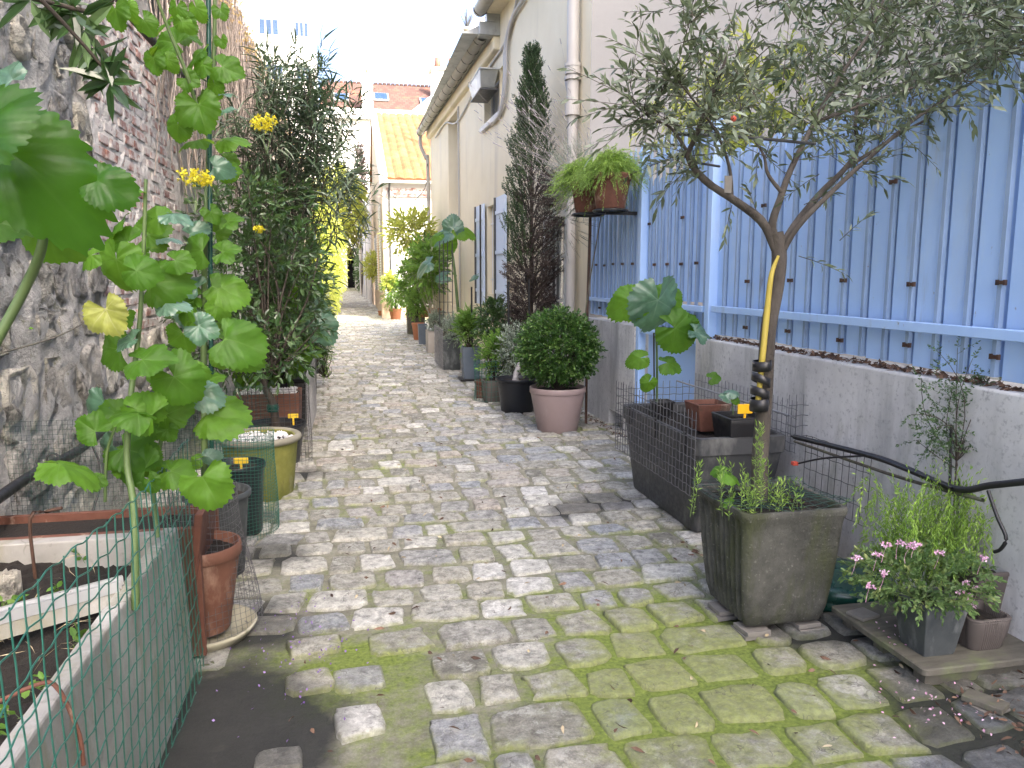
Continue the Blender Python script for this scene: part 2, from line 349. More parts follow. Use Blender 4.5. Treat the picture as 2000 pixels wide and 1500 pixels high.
M['soil'] = surf('potting_soil', (0.009, 0.007, 0.0055), (0.0275, 0.021, 0.016), 30, .95, 1.0, 60, .02, spots=[(60, .68, .74, (.15, .12, .09), (1, 1, 1)), (40, .70, .76, (.1, .095, .09), (1, 1, 1))])
M['debris'] = surf('rotting_leaf_debris', (.03, .022, .016), (.09, .065, .045), 25, .95, 1.0, 50, .02)
M['terra'] = surf('terracotta', (.135, .058, .037), (.20, .088, .057), 7, .75, .2, 50, .003, spots=[(6, .58, .75, (.42, .27, .2), (1, 1, .5)), (4, .62, .8, (.2, .08, .05), (1, 1, 1))])
M['oldterra'] = surf('weathered_terracotta', (0.093, 0.0341, 0.0217), (0.1674, 0.0682, 0.0434), 9, .8, .3, 40, .004, spots=[(8, .56, .66, (.36, .26, .20), (1, 1, .5)), (7, .56, .68, (.07, .045, .03), (1, 1, .6))])
M['wood'] = surf('weathered_timber', (0.0714, 0.0651, 0.0504), (0.1218, 0.1134, 0.0903), 6, .85, .4, 30, .005, stretch=(1, 6, 1), spots=[(5, .52, .7, (.13, .15, .07), (1, 1, 1))])
M['conc_pl'] = surf('weathered_planter_concrete', (.24, .235, .215), (.36, .35, .33), 4, .85, .35, 60, .005, spots=[(4, .5, .68, (.20, .19, .11), (1, 1, .3)), (2.5, .58, .72, (.48, .47, .45), (1, 1, .7)), (20, .58, .7, (.22, .22, .2), (1, 1, 1))])
M['bac'] = surf('lichen_covered_dark_concrete', (.026, .027, .023), (.085, .085, .073), 9, .9, .9, 45, .01, spots=[(6, .50, .66, (.045, .052, .022), (1, 1, .2)), (5, .56, .7, (.009, .009, .008), (1, 1, .25)), (60, .60, .7, (.15, .15, .13), (1, 1, 1)), (2.4, .58, .7, (.10, .10, .085), (1, 1, .25))])
M['graypl'] = surf('grey_plastic_planter', (0.0357, 0.0378, 0.0399), (0.0525, 0.0546, 0.0567), 3, .5, .15, 80, .002, spots=[(5, .55, .75, (.17, .17, .16), (1, 1, .4))])
M['slate'] = surf('slate_grey_planter', (0.04, 0.0475, 0.05), (0.065, 0.0725, 0.075), 6, .6, .25, 40, .004, spots=[(7, .55, .7, (.18, .19, .19), (1, 1, .4))])
M['greywall'] = M['render_wall']
M['gwire'] = surf('green_coated_wire', (.015, .10, .075), (.03, .15, .11), 10, .4, .1, 40, .001)
M['dwire'] = surf('dark_green_wire', (.012, .045, .035), (.02, .065, .05), 10, .45, .1, 40, .001)
M['galv'] = surf('galvanised_wire', (.28, .28, .29), (.45, .45, .46), 14, .4, .1, 50, .001, metal=.7)
M['dgalv'] = surf('dull_grey_wire', (.10, .10, .11), (.2, .2, .21), 14, .5, .1, 50, .001, metal=.5)
M['mortar'] = surf('rough_lime_mortar', (.33, .325, .31), (.58, .57, .55), 8, .92, 1.0, 18, .06, spots=[(3, .54, .7, (.16, .15, .13), (1, 1, 1)), (10, .58, .7, (.24, .24, .16), (1, 1, 1))])
M['rubble'] = surf('rubble_stone', (.30, .295, .27), (.60, .58, .53), 12, .92, 1.0, 16, .07, attr=[(0, (.62, .62, .66)), (.35, (.85, .84, .85)), (.7, (1.05, 1.02, .95)), (1, (1.3, 1.28, 1.22))], spots=[(9, .54, .66, (.12, .115, .105), (1, 1, 1)), (13, .6, .7, (.52, .50, .46), (1, 1, 1)), (4, .6, .72, (.22, .23, .11), (1, 1, 1))])
M['brick'] = surf('old_brick', (0.24, 0.112, 0.088), (0.32, 0.176, 0.144), 8, .9, .8, 40, .01, attr=[(0, (.7, .7, .75)), (.5, (1, 1, 1)), (1, (1.2, 1.25, 1.3))], spots=[(8, .40, .55, (.50, .47, .45), (1, 1, 1)), (16, .62, .7, (.10, .08, .07), (1, 1, 1))])
M['whitewash'] = surf('whitewashed_mortar', (.44, .425, .40), (.60, .58, .555), 8, .9, 1.0, 30, .02, spots=[(5, .56, .68, (.24, .2, .19), (1, 1, 1))])
M['vine'] = surf('dead_vine_stem', (.24, .205, .175), (.48, .42, .37), 15, .85, .3, 60, .003, attr=[(0, (.6, .6, .6)), (1, (1.3, 1.25, 1.2))])
M['glass'] = surf('dark_window_glass', (.06, .07, .08), (.10, .11, .12), 1, .08, 0, 10, .001, spec=.8)
M['skyglass'] = surf('sky_blue_window_glass', (.016, .036, .075), (.024, .05, .10), 1, .35, 0, 10, .001, spec=.3)
M['whitepaint'] = surf('white_gloss_paint', (.68, .68, .66), (.75, .75, .73), 3, .45, .05, 30, .002, spots=[(8, .62, .8, (.52, .5, .46), (1, 1, .3))])
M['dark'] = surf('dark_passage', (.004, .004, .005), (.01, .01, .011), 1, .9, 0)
M['orange_tile'] = surf('orange_clay_roof_tile', (.17, .072, .032), (.24, .115, .055), 3, .85, .2, 30, .004, attr=[(0, (.8, .8, .8)), (1, (1.2, 1.15, 1.1))], spec=.2)
cracks(M['conc_pl'], 2.5, .01, (.09, .085, .07)); cracks(M['stone'], 9, .02, (.10, .095, .085), warp=.12)
def mk_browntile():
    m, nt, b = base_mat('small_brown_roof_tiles'); v = coords(nt)
    br = node(nt, 'ShaderNodeTexBrick'); br.inputs['Scale'].default_value = 1; br.inputs['Brick Width'].default_value = .6; br.inputs['Row Height'].default_value = .62
    br.inputs['Mortar Size'].default_value = .05; br.inputs['Color1'].default_value = (.055, .024, .018, 1); br.inputs['Color2'].default_value = (.105, .048, .034, 1); br.inputs['Mortar'].default_value = (.04, .022, .018, 1)
    mp = node(nt, 'ShaderNodeMapping'); nt.links.new(v, mp.inputs[0]); nt.links.new(mp.outputs[0], br.inputs[0])
    col = mixc(nt, ramp(nt, noise(nt, v, .7, 4), [(.58, 0), (.68, .7)]), br.outputs[0], (.17, .06, .03))
    nt.links.new(col, b.inputs['Base Color']); b.inputs['Roughness'].default_value = .85; return m
M['brown_tile'] = mk_browntile()

# ================================================================ ground and paving
def strct(o, label=None):
    o['kind'] = 'structure'
    if label: o['label'] = label
    return o
g = Geo(); xs = np.concatenate([[-300, -60, -12], np.arange(-2.4, 3.6, .12), [8, 60, 300]]); ys = np.concatenate([[-300, -40, 0], np.arange(1.4, 12, .12), [14, 20, 40, 80, 150, 400]])
X, Y = np.meshgrid(xs, ys, indexing='ij'); Z = np.where((np.abs(X-.6) < 3) & (Y < 11) & (Y > 1.5), .006*np.sin(X*7+Y*3)*np.sin(Y*5.3-X*2), 0)-.002
nx, ny = X.shape; i = np.arange(nx-1)[:, None]*ny+np.arange(ny-1)[None]; Q = np.stack([i, i+ny, i+ny+1, i+1], -1).reshape(-1, 4)
g.add(np.stack([X, Y, Z], -1).reshape(-1, 3), Q); GROUND = strct(g.build('cobbled_lane', M['joint'], smooth=True), 'cobbled lane with mossy joints running back between potted plants')
def stone_geo(g, cx, cy, lx, ly, h, rot, rnd, base=-.012):
    n = 14; a = (np.arange(n)+.5)*2*math.pi/n
    k = random.uniform(.18, .46); c, s = np.cos(a), np.sin(a)
    x = np.sign(c)*np.abs(c)**k; y = np.sign(s)*np.abs(s)**k
    j = 1+RG.normal(size=n)*.06; x = x*j; y = y*j*(1+.12*random.uniform(-1, 1)*x)
    sk = random.uniform(-.1, .1); x = x+sk*y
    R = np.array([[math.cos(rot), -math.sin(rot)], [math.sin(rot), math.cos(rot)]])
    def ring(sc, z, jz=0):
        p = np.stack([x*lx/2*sc, y*ly/2*sc], 1)@R.T; q = np.column_stack([p[:, 0]+cx, p[:, 1]+cy, np.full(n, z)+RG.normal(size=n)*jz]); return q
    # rings are inset by real lengths so rounding is alike on every stone
    def sc(d): return 1-d/min(lx, ly)*2
    V = np.vstack([ring(1.03, base), ring(1.0, h*.45), ring(sc(.004), h*.85, .0012), ring(sc(.013), h, .0018), ring(.5, h*1.0, .003), [[cx, cy, h*1.02]]])
    i = np.arange(n); jn = (i+1) % n; Q = np.concatenate([np.stack([t*n+i, t*n+jn, (t+1)*n+jn, (t+1)*n+i], 1) for t in range(4)])
    T = np.stack([4*n+i, 4*n+jn, np.full(n, 5*n)], 1)
    v = np.concatenate([np.full(n, 1.), np.full(n, 1.), np.full(n, .75), np.full(n, .35), np.zeros(n), [0]])
    g.add(V, Q, T, rnd=rnd, vein=v)
rows = []; y = 1.85
while y < 80:
    d = random.uniform(.205, .262)*(1 if y < 30 else 1.5); rows.append((y, d)); y += d
stones = []
for (y, d) in rows:
    x0 = -1.35 if y > 3.2 else -.95; x = x0+random.uniform(-.1, .1); x1 = 2.5 if y < 8 else 2.75-.035*(y-8)
    while x < x1:
        l = random.choice([.13, .16, .17, .19, .21, .24, .30])*random.uniform(.88, 1.12)
        if y > 12: l *= random.uniform(.8, 1.1)
        gap = random.uniform(.02, .046)
        cx = x+l/2; cy = y+random.uniform(-.018, .018)+.012*math.sin(x*2+y)
        x += l+gap
        if y > 1.9 and ((cx+.47)/.33)**2+((cy-2.5)/.62)**2 < 1 : continue
        if any(abs(cx-ex) < (l+el)/2-.01 and abs(cy-ey) < .16 for ex, ey, el in ((-.20, 2.77, .17), (-.02, 2.75, .19), (-.19, 3.05, .2), (-.02, 2.47, .17), (-.27, 2.3, .14))): continue
        stones.append((cx, cy, l, d-random.uniform(.026, .052), random.uniform(.007, .020), random.uniform(-.09, .09), random.random()))
for (cx, cy, l, wd, r) in ((-.20, 2.77, .17, .16, .7), (-.02, 2.75, .19, .17, .42), (-.19, 3.05, .2, .14, .72), (-.02, 2.47, .17, .17, .98), (-.27, 2.3, .14, .12, .3)): stones.append((cx, cy, l, wd, .022, .1, r))
stones.sort(key=lambda s: s[1]*s[1]+(s[0]-.3)**2)
def in_view(s):
    dx = s[0]*math.cos(YAW)-s[1]*math.sin(YAW); dz = s[0]*math.sin(YAW)+s[1]*math.cos(YAW)
    return abs(dx/dz) < .7 and s[1] > 1.95
vis = [s for s in stones if in_view(s)]; near = set(map(id, vis[:298]))
far = Geo()
for s in stones:
    if id(s) in near:
        g = Geo(); stone_geo(g, *s); g.build('cobblestone', M['stone'], GROUND, smooth=True)
    else: stone_geo(far, *s)
far.build('cobblestones', M['stone'], GROUND, smooth=True, kind='stuff')

# ================================================================ left boundary wall
LW = thing('rubble_wall', 'tall old rubble stone and brick wall along the left of the lane', 'wall', (-1.7, 10, 0))
g = Geo(); ys = np.arange(1.3, 12, .07); zs = np.arange(0, 5.0, .07)
Y, Z = np.meshgrid(ys, zs, indexing='ij')
lump = .014*np.sin(Y*9+Z*4)*np.sin(Z*8-Y*3)+.012*np.sin(Y*23+1)*np.sin(Z*19)+RG.normal(size=Y.shape)*.008
Xw = -1.52+lump-.06*((Y > 5.1) & (Z > 1.0)); Xw = np.where((np.abs(Y-5.1-.12*np.sin(Z*2)) < .09) & (Z > .9), Xw-.09, Xw)
ny, nz = Y.shape; i = np.arange(ny-1)[:, None]*nz+np.arange(nz-1)[None]; Q = np.stack([i, i+nz, i+nz+1, i+1], -1).reshape(-1, 4)
g.add(np.stack([Xw, Y, Z], -1).reshape(-1, 3), Q); g.build('mortar', M['mortar'], LW, smooth=True)
g = Geo(); g.box((-1.9, 58, 2.45), (.6, 92.6, 4.9)); g.box((-1.92, 6.5, 2.49), (.5, 10.4, 4.98)); g.build('wall_core', M['mortar'], LW)
def rock(g, y, z, ly, lz, x, proud, rnd, n=12):
    a = (np.arange(n)+.5)*2*math.pi/n+random.random(); c, s = np.cos(a), np.sin(a); k = random.uniform(.4, .8)
    yy = np.sign(c)*np.abs(c)**k*(1+RG.normal(size=n)*.14); zz = np.sign(s)*np.abs(s)**k*(1+RG.normal(size=n)*.1)
    def ring(sc, dx, j): return np.stack([np.full(n, x+dx)+RG.normal(size=n)*j, y+yy*ly/2*sc, z+zz*lz/2*sc], 1)
    V = np.vstack([ring(1.04, -.06, 0), ring(1.0, proud*.75, .006), ring(.86, proud, .010), ring(.5, proud*1.0, .016), [[x+proud, y, z]]])
    i = np.arange(n); j = (i+1) % n; Q = np.concatenate([np.stack([t*n+i, t*n+j, (t+1)*n+j, (t+1)*n+i], 1) for t in range(3)])
    g.add(V, Q, np.stack([3*n+i, 3*n+j, np.full(n, 4*n)], 1), rnd=rnd)
rest = Geo(); cnt = 0; z = .12
while z < 4.6:
    hz = random.uniform(.15, .32) if z > .8 else random.uniform(.24, .4); y = 1.6+random.uniform(0, .2)
    while y < (5.0 if 1.0 < z < 3.4 else 7.6):
        l = random.uniform(.18, .42) if z > .8 else random.uniform(.3, .55)
        ok = not (z > .95 and 4.95 < y < 5.25)
        if ok and random.random() < .93:
            x = -1.52 if not (y > 5.1 and z > 1) else -1.58
            args = (y+l/2, z+hz/2+random.uniform(-.03, .03), l*.92, hz*.9, x, random.uniform(-.002, .022), random.random())
            if y > 2.8 and cnt < 215: gg = Geo(); rock(gg, *args); gg.build('stone', M['rubble'], LW, smooth=True); cnt += 1
            else: rock(rest, *args)
        y += l+random.uniform(.02, .05)
    z += hz+random.uniform(.01, .035)
rest.build('stones', M['rubble'], LW, smooth=True, kind='stuff')
# whitewashed brick panel
g = Geo(); ys = np.arange(5.22, 7.7, .05); zs = np.arange(1.0, 3.5, .05); Y, Z = np.meshgrid(ys, zs, indexing='ij'); Xw = -1.535+RG.normal(size=Y.shape)*.004+.006*np.sin(Y*11)*np.sin(Z*9)
ny, nz = Y.shape; i = np.arange(ny-1)[:, None]*nz+np.arange(nz-1)[None]; g.add(np.stack([Xw, Y, Z], -1).reshape(-1, 3), np.stack([i, i+nz, i+nz+1, i+1], -1).reshape(-1, 4))
g.box((-1.6, 6.44, 2.24), (.1, 2.44, 2.46)); g.build('whitewash', M['whitewash'], LW, smooth=False)
for r in range(28):
    for c in range(10):
        y = 5.36+c*.235+(r % 2)*.11; z = 1.06+r*.087
        if y > 7.5: continue
        g = Geo(); a = random.uniform(-.02, .02); Mx = Matrix.Rotation(a, 3, 'X'); g.box((-1.546+random.uniform(-.004, .006), y, z), (.03, .205+random.uniform(-.02, .01), .063), M=Mx, rnd=random.random())
        g.build('brick', M['brick'], LW, bev=.006, seg=1)
# dead creeper on the upper wall
def vines(name, label, ymin, ymax, zmin, zmax, N, mat, x=-1.5):
    n = N; y0 = RG.uniform(ymin, ymax, n); K = 7; P = np.zeros((n, K, 3)); t = np.linspace(0, 1, K)
    z1 = np.minimum(zmax+RG.normal(size=n)*.08, zmin+RG.random(n)**.45*(zmax-zmin)+.4); L = RG.uniform(.4, 1.1, n)
    P[:, :, 1] = y0[:, None]+np.cumsum(RG.normal(size=(n, K))*.03, 1)+(RG.normal(size=n)*.25)[:, None]*t; P[:, :, 2] = z1[:, None]-L[:, None]*t
    P[:, :, 0] = x+RG.uniform(0, .16, n)[:, None]+np.cumsum(RG.normal(size=(n, K))*.012, 1)
    g = Geo(); g.tubes(P, RG.uniform(.002, .007, n)[:, None].repeat(K, 1), 3, rnd=RG.random(n)); return tag(g.build(name, mat, kind='stuff'), label, 'creeper')
vines('dead_creeper', 'mat of bare brown creeper stems hanging over the top of the left wall', 6.8, 26, 2.3, 4.95, 6500, M['vine'])
M['goldleaf'] = leafmat('dry_golden_leaf', [(.30, .19, .07), (.44, .30, .11), (.5, .38, .18)], .7, .2)
g = Geo(); n = 5000; P = np.stack([RG.uniform(-1.62, -1.3, n), RG.uniform(9, 30, n), RG.uniform(4.45, 5.0, n)+RG.normal(size=n)*.05], 1); leaves(g, P, rdirs(n, -.5), .07, .03, 'small')
tag(g.build('dry_creeper_leaves', M['goldleaf'], kind='stuff'), 'dry golden creeper leaves along the sunlit top of the left wall', 'creeper')

# ================================================================ right boundary: low wall, fence, gate
XF = 2.58
def lowwall(name, label, y0, y1, hole=None):
    t = thing(name, label, 'wall', (2.63, (y0+y1)/2, 0)); g = Geo()
    if hole:
        a, b, h = hole
        g.box((2.64, (y0+a)/2, .525), (.26, a-y0, 1.05)); g.box((2.64, (b+y1)/2, .525), (.26, y1-b, 1.05)); g.box((2.64, (a+b)/2, (1.05+h)/2), (.26, b-a+.004, 1.05-h))
        g.build('render', M['render_wall'], t)
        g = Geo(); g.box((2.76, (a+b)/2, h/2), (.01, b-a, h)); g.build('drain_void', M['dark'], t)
    else:
        g.box((2.64, (y0+y1)/2, .525), (.26, y1-y0, 1.05)); g.build('render', M['render_wall'], t, bev=.012)
    return t
lowwall('low_wall', 'long grey rendered low wall under the tall blue fence at right', -2.0, 5.38)
lowwall('low_wall', 'short grey low wall with a drain hole beside the house', 6.66, 8.24, (6.95, 7.35, .17))
g = Geo(); n = 900; P = np.stack([RG.uniform(2.54, 2.62, n), RG.uniform(1.5, 5.35, n), RG.uniform(1.052, 1.066, n)], 1); leaves(g, P, rdirs(n)*[1, 1, .35], .035, .018, 'small')
M['deadleaf'] = leafmat('dead_brown_leaf', [(.05, .03, .022), (.12, .07, .045), (.2, .12, .08)], .8, 0)
tag(g.build('leaf_litter', M['deadleaf'], kind='stuff'), 'dead leaves caught under the blue fence on the low wall', 'leaf litter')
def sheet_mesh(wd, z0, z1, name):
    g = Geo(); n = 10; r = wd/2; ps = [(-r, z0), (r, z0)]+[(r*math.cos(a), z1-r*.8+r*.8*math.sin(a)) for a in np.linspace(0, math.pi, n)]
    m = len(ps); f = [(-.0015, y, z) for y, z in ps]; b = [(.0015, y, z) for y, z in ps]; g.add(f+b, [(k, (k+1) % m, m+(k+1) % m, m+k) for k in range(m)])
    g.poly(range(m-1, -1, -1)); g.poly(range(m, 2*m))
    for sg in (-1, 1):
        g.box((.018, sg*(r-.001), (z0+z1-r)/2), (.034, .002, z1-r-z0)); g.box((.036, sg*(r+.010), (z0+z1-r)/2), (.002, .026, z1-r-z0))
    return g.mesh(name)
def bar_mesh(d, wd, z0, z1, point, name):
    g = Geo(); g.box((0, 0, (z0+z1)/2), (d, wd, z1-z0))
    if point: g.add([(-d/2, -wd/2, z1), (d/2, -wd/2, z1), (d/2, wd/2, z1), (-d/2, wd/2, z1), (0, 0, z1+.06)], None, [(0, 1, 4), (1, 2, 4), (2, 3, 4), (3, 0, 4)])
    return g.mesh(name)
def clip_mesh():
    g = Geo(); g.box((-.022, 0, 0), (.006, .034, .016)); g.box((-.016, -.019, 0), (.014, .008, .022)); g.box((-.016, .019, 0), (.014, .008, .022)); g.box((-.027, 0, 0), (.006, .010, .010)); return g.mesh('clip')
CLIP = clip_mesh()
def fence_run(name, label, cat, y0, y1, n, pitch, sz0, sz1, bz0, bz1, rails, point, clips, swid=None, bw=.022):
    t = thing(name, label, cat, (XF, (y0+y1)/2, 0)); sm = sheet_mesh(swid or pitch-.034, sz0, sz1, 'fence_sheet'); bm = bar_mesh(.022, bw, bz0, bz1, point, 'fence_bar')
    for k in range(n):
        y = y0+pitch*(k+.5)
        o = link('sheet_panel', sm, M['blue'], t, loc=(XF+.004+.0025*(k % 2), y+pitch/2, random.uniform(-.006, .006)))
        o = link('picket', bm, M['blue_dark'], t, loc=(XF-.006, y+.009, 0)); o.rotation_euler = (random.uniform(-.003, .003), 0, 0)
        for (zc, every, ph) in clips:
            if (k+ph) % every == 0: link('clip', CLIP, M['rust'], t, loc=(XF-.006, y, zc+random.uniform(-.01, .01)))
    for (z, h, dx) in rails:
        g = Geo(); g.box((XF-.047+dx, (y0+y1)/2, z), (.034, y1-y0, h)); g.build('rail', M['blue'], t, bev=.003, seg=1)
    return t
fence_run('metal_fence', 'tall light blue metal picket fence backed with round-topped sheets', 'fence', 1.55, 5.15, 21, .1714, 1.085, 2.37, 1.09, 2.33, [(1.27, .045, 0)], False, [(1.47, 3, 0), (1.17, 3, 0), (1.95, 7, 4)])
fence_run('metal_fence', 'short blue picket fence section beside the house, behind the hanging pots', 'fence', 6.68, 8.20, 11, .138, 1.09, 2.36, 1.10, 2.62, [(1.26, .04, 0), (2.47, .04, 0)], True, [(1.62, 2, 1), (1.17, 4, 0)], bw=.02)
gt = fence_run('metal_gate', 'blue metal gate with pointed pickets between two posts', 'gate', 5.30, 6.56, 9, .14, 1.30, 2.34, 1.03, 2.62, [(1.26, .045, 0), (1.02, .045, 0), (2.47, .045, 0), (.10, .05, 0)], True, [(1.60, 2, 1), (1.96, 5, 2)], bw=.02)
g = Geo(); g.box((XF+.02, 5.93, .60), (.006, 1.22, .96)); g.build('kick_panel', M['blue'], gt)
g = Geo(); g.box((XF+.02, 5.93, 1.15), (.006, 1.22, .2)); g.build('lock_panel', M['blue'], gt)
g = Geo(); g.box((XF-.04, 5.5, 1.15), (.03, .05, .12)); g.tubes(np.array([[(XF-.05, 5.5, 1.15), (XF-.1, 5.5, 1.15), (XF-.11, 5.56, 1.15), (XF-.11, 5.62, 1.145)]]), .011, 8); g.build('handle', M['steel'], gt)
for y, lab in ((5.225, 'blue gate post at the end of the long fence'), (6.61, 'blue gate post with a pointed cap beside the hanging pots')):
    t = thing('gate_post', lab, 'post', (XF-.03, y, 0), 'posts of the blue gate'); g = Geo(); g.box((XF-.03, y, 1.28), (.07, .07, 2.56)); g.build('post', M['blue'], t, bev=.004)
    g = Geo(); g.box((XF-.03, y, 2.575), (.085, .085, .03)); g.add([(XF-.065, y-.035, 2.59), (XF+.005, y-.035, 2.59), (XF+.005, y+.035, 2.59), (XF-.065, y+.035, 2.59), (XF-.03, y, 2.68)], None, [(0, 1, 4), (1, 2, 4), (2, 3, 4), (3, 0, 4)]); g.build('cap', M['blue'], t)

# ================================================================ houses on the right
def fx(y): return 2.836-.0346*y          # x of the facade line at depth y
FA = -math.atan(.0346)
def fac_box(g, y0, y1, z0, z1, off, th):  # a slab lying along the facade; off = how far it stands out into the lane
    a0, a1 = fx(y0)-off, fx(y1)-off
    V = [(a0, y0, z0), (a0+th, y0, z0), (a1+th, y1, z0), (a1, y1, z0), (a0, y0, z1), (a0+th, y0, z1), (a1+th, y1, z1), (a1, y1, z1)]
    g.add(V, [(0, 3, 2, 1), (4, 5, 6, 7), (0, 1, 5, 4), (1, 2, 6, 5), (2, 3, 7, 6), (3, 0, 4, 7)]); return g
def fac_wall(g, y0, y1, z0, z1, holes, th=.22):
    """wall strip with rectangular openings"""
    cuts = sorted(set([y0, y1]+[h[0] for h in holes]+[h[1] for h in holes]))
    for a, b in zip(cuts[:-1], cuts[1:]):
        hs = sorted([(h[2], h[3]) for h in holes if h[0] <= a+1e-6 and h[1] >= b-1e-6]); z = z0
        for (p, q) in hs:
            if p > z: fac_box(g, a, b, z, p, 0, th)
            z = q
        if z < z1: fac_box(g, a, b, z, z1, 0, th)
# house A
HA = thing('tall_house', 'cream rendered house with downpipe beside the blue fence', 'house', (2.7, 10, 0))
g = Geo(); fac_wall(g, 8.27, 12.7, 0, 5.62, [(9.0, 10.05, .1, 2.3), (12.32-.0, 12.7, 4.15, 4.8)]); g.build('facade', M['cream'], HA)
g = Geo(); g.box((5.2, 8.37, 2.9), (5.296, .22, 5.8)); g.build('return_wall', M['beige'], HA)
g = Geo(); fac_box(g, 8.3, 12.7, 5.62, 5.72, .22, .6); g.build('eaves', M['cream'], HA)
g = Geo(); g.add([(2.1, 8.1, 5.72), (7.9, 8.1, 8.4), (7.9, 12.75, 8.4), (2.0, 12.75, 5.72), (7.9, 8.1, 5.72), (7.9, 12.75, 5.72)], [(0, 1, 2, 3), (0, 3, 5, 4), (1, 4, 5, 2)], [(0, 4, 1), (3, 2, 5)]); g.build('roof', M['zinc'], HA)
def half_gutter(name, parent, p0, p1, r=.085, ribs=8):
    g = Geo(); p0 = np.array(p0); p1 = np.array(p1); a = np.linspace(math.pi, 2*math.pi, 11); n = len(a); rr = [(r, 0), (r-.006, 0)]
    V = [];
    for p in (p0, p1):
        for q in (r, r-.006): V += [(p[0]+q*math.cos(t), p[1], p[2]+q*math.sin(t)) for t in a]
    Q = [(k, k+1, 2*n+k+1, 2*n+k) for k in range(n-1)]+[(n+k+1, n+k, 3*n+k, 3*n+k+1) for k in range(n-1)]+[(0, 2*n, 3*n, n), (n-1, 2*n-1, 4*n-1, 3*n-1)]
    Q += [(k, n+k, n+k+1, k+1) for k in range(n-1)]; g.add(V, Q); o = g.build(name, M['gutter'], parent, smooth=True)
    for u in np.linspace(.02, .98, ribs):
        g = Geo()
        p = p0+(p1-p0)*u; A = np.linspace(math.pi, 2*math.pi, 9); g.tubes(np.array([[(p[0]+(r+.006)*math.cos(t), p[1], p[2]+(r+.006)*math.sin(t)) for t in A]]), .007, 5); g.build('gutter_seam', M['steel'], o)
    return o
half_gutter('gutter', HA, (fx(8.2)-.32, 8.2, 5.68), (fx(12.7)-.32, 12.7, 5.68), .11, 5)
DP = thing('downpipe', 'thick beige downpipe with collars at the near corner of the cream house', 'pipe', (2.42, 8.55, 0)); PXX = fx(8.6)-.09
g = Geo(); g.tubes(np.array([[(PXX, 8.6, .05), (PXX, 8.6, 2.2), (PXX, 8.6, 3.35)]]), .055, 16); g.tubes(np.array([[(PXX, 8.6, 3.3), (PXX, 8.6, 5.7)]]), .068, 16); g.build('pipe', M['pipe_beige'], DP, smooth=True)
for z, h, r in ((3.28, .16, .085), (3.72, .12, .086), (3.66, .03, .09), (3.80, .03, .092)):
    g = Geo(); g.lathe((PXX, 8.6, z), [(0.05, 0), (r, 0), (r, h), (.05, h)], 20); g.build('collar', M['pipe_beige'], DP, smooth=False)
tube_obj('branch_pipe', [(PXX, 8.62, 3.5), (PXX+.0, 8.78, 3.62), (PXX, 8.84, 3.75), (PXX+.05, 8.84, 3.62)], .03, M['pipe_beige'], DP, 14)
# french window of house A
FW = thing('french_window', 'white framed french window with thin bars behind the cypress', 'window', (2.5, 9.5, 0))
g = Geo(); fac_box(g, 9.0, 9.09, .1, 2.3, .01, .1); fac_box(g, 9.96, 10.05, .1, 2.3, .01, .1); fac_box(g, 9.09, 9.96, 2.22, 2.3, .01, .1); fac_box(g, 9.09, 9.96, .1, .5, .0, .08); g.build('frame', M['whitepaint'], FW)
g = Geo(); fac_box(g, 9.09, 9.96, .5, 2.22, -.09, .01); g.build('pane', M['glass'], FW)
g = Geo();
for y in (9.26, 9.43, 9.61, 9.79): fac_box(g, y-.008, y+.008, .5, 2.22, -.03, .014)
g.build('window_bars', M['whitepaint'], FW)
for z in (1.2, 1.75): gg = Geo(); fac_box(gg, 9.09, 9.96, z-.015, z+.015, -.035, .02); gg.build('glazing_bar', M['whitepaint'], FW)
# house B
HB = thing('low_house', 'cream rendered house with long round gutter and tall recess', 'house', (2.4, 17, 0))
holes = [(12.72, 13.95, 4.12, 4.8), (16.6, 18.06, .84, 5.0), (12.75, 13.72, 1.2, 2.72)]
g = Geo(); fac_wall(g, 12.7, 21.1, 0, 5.25, holes, .3); g.build('facade', M['cream'], HB)
g = Geo(); fac_box(g, 16.6, 18.06, .84, 5.0, -.22, .05); g.build('recess_back', M['beige'], HB)
g = Geo(); fac_box(g, 12.7, 21.15, 5.10, 5.32, .10, .3); g.build('cornice', M['cream'], HB, bev=.03)
g = Geo(); g.box((5.0, 21.0, 2.6), (5.6, .2, 5.2)); g.build('end_wall', M['cream'], HB)
g = Geo(); g.add([(1.8, 12.75, 5.33), (7.9, 12.75, 8.2), (7.9, 21.3, 8.2), (1.75, 21.3, 5.33), (7.9, 12.75, 5.3), (7.9, 21.3, 5.3)], [(0, 1, 2, 3), (0, 3, 5, 4), (1, 4, 5, 2)], [(0, 4, 1), (3, 2, 5)]); g.build('roof', M['zinc'], HB)
half_gutter('gutter', HB, (fx(12.9)-.25, 12.9, 5.36), (fx(21.3)-.25, 21.3, 5.30), .10, 15)
g = Geo(); x0 = fx(12.8)
for k, (dy, z, h) in enumerate(((0, 5.30, .2), (-.02, 5.50, .14), (-.03, 5.64, .12))): g.box((x0-.08+.12*k, 12.78+dy, z+h/2), (.5, .26-.03*k, h))
g.build('parapet_coping', M['zinc'], HB, bev=.01)
tube_obj('downpipe_bend', [(fx(21.2)-.25, 21.2, 5.22), (fx(21.2)-.25, 21.2, 4.95), (fx(21.2)-.12, 21.15, 4.62), (fx(21.2)-.07, 21.12, 4.3), (fx(21.1)-.07, 21.1, 0.1)], .05, M['gutter'], HB, 30, 10)
tube_obj('cable', [(fx(21)-.1, 21.0, 4.45), (2.05, 22.5, 3.95), (1.7, 25, 3.75), (1.45, 28.0, 4.3)], .014, M['black'], HB, 20, 5)
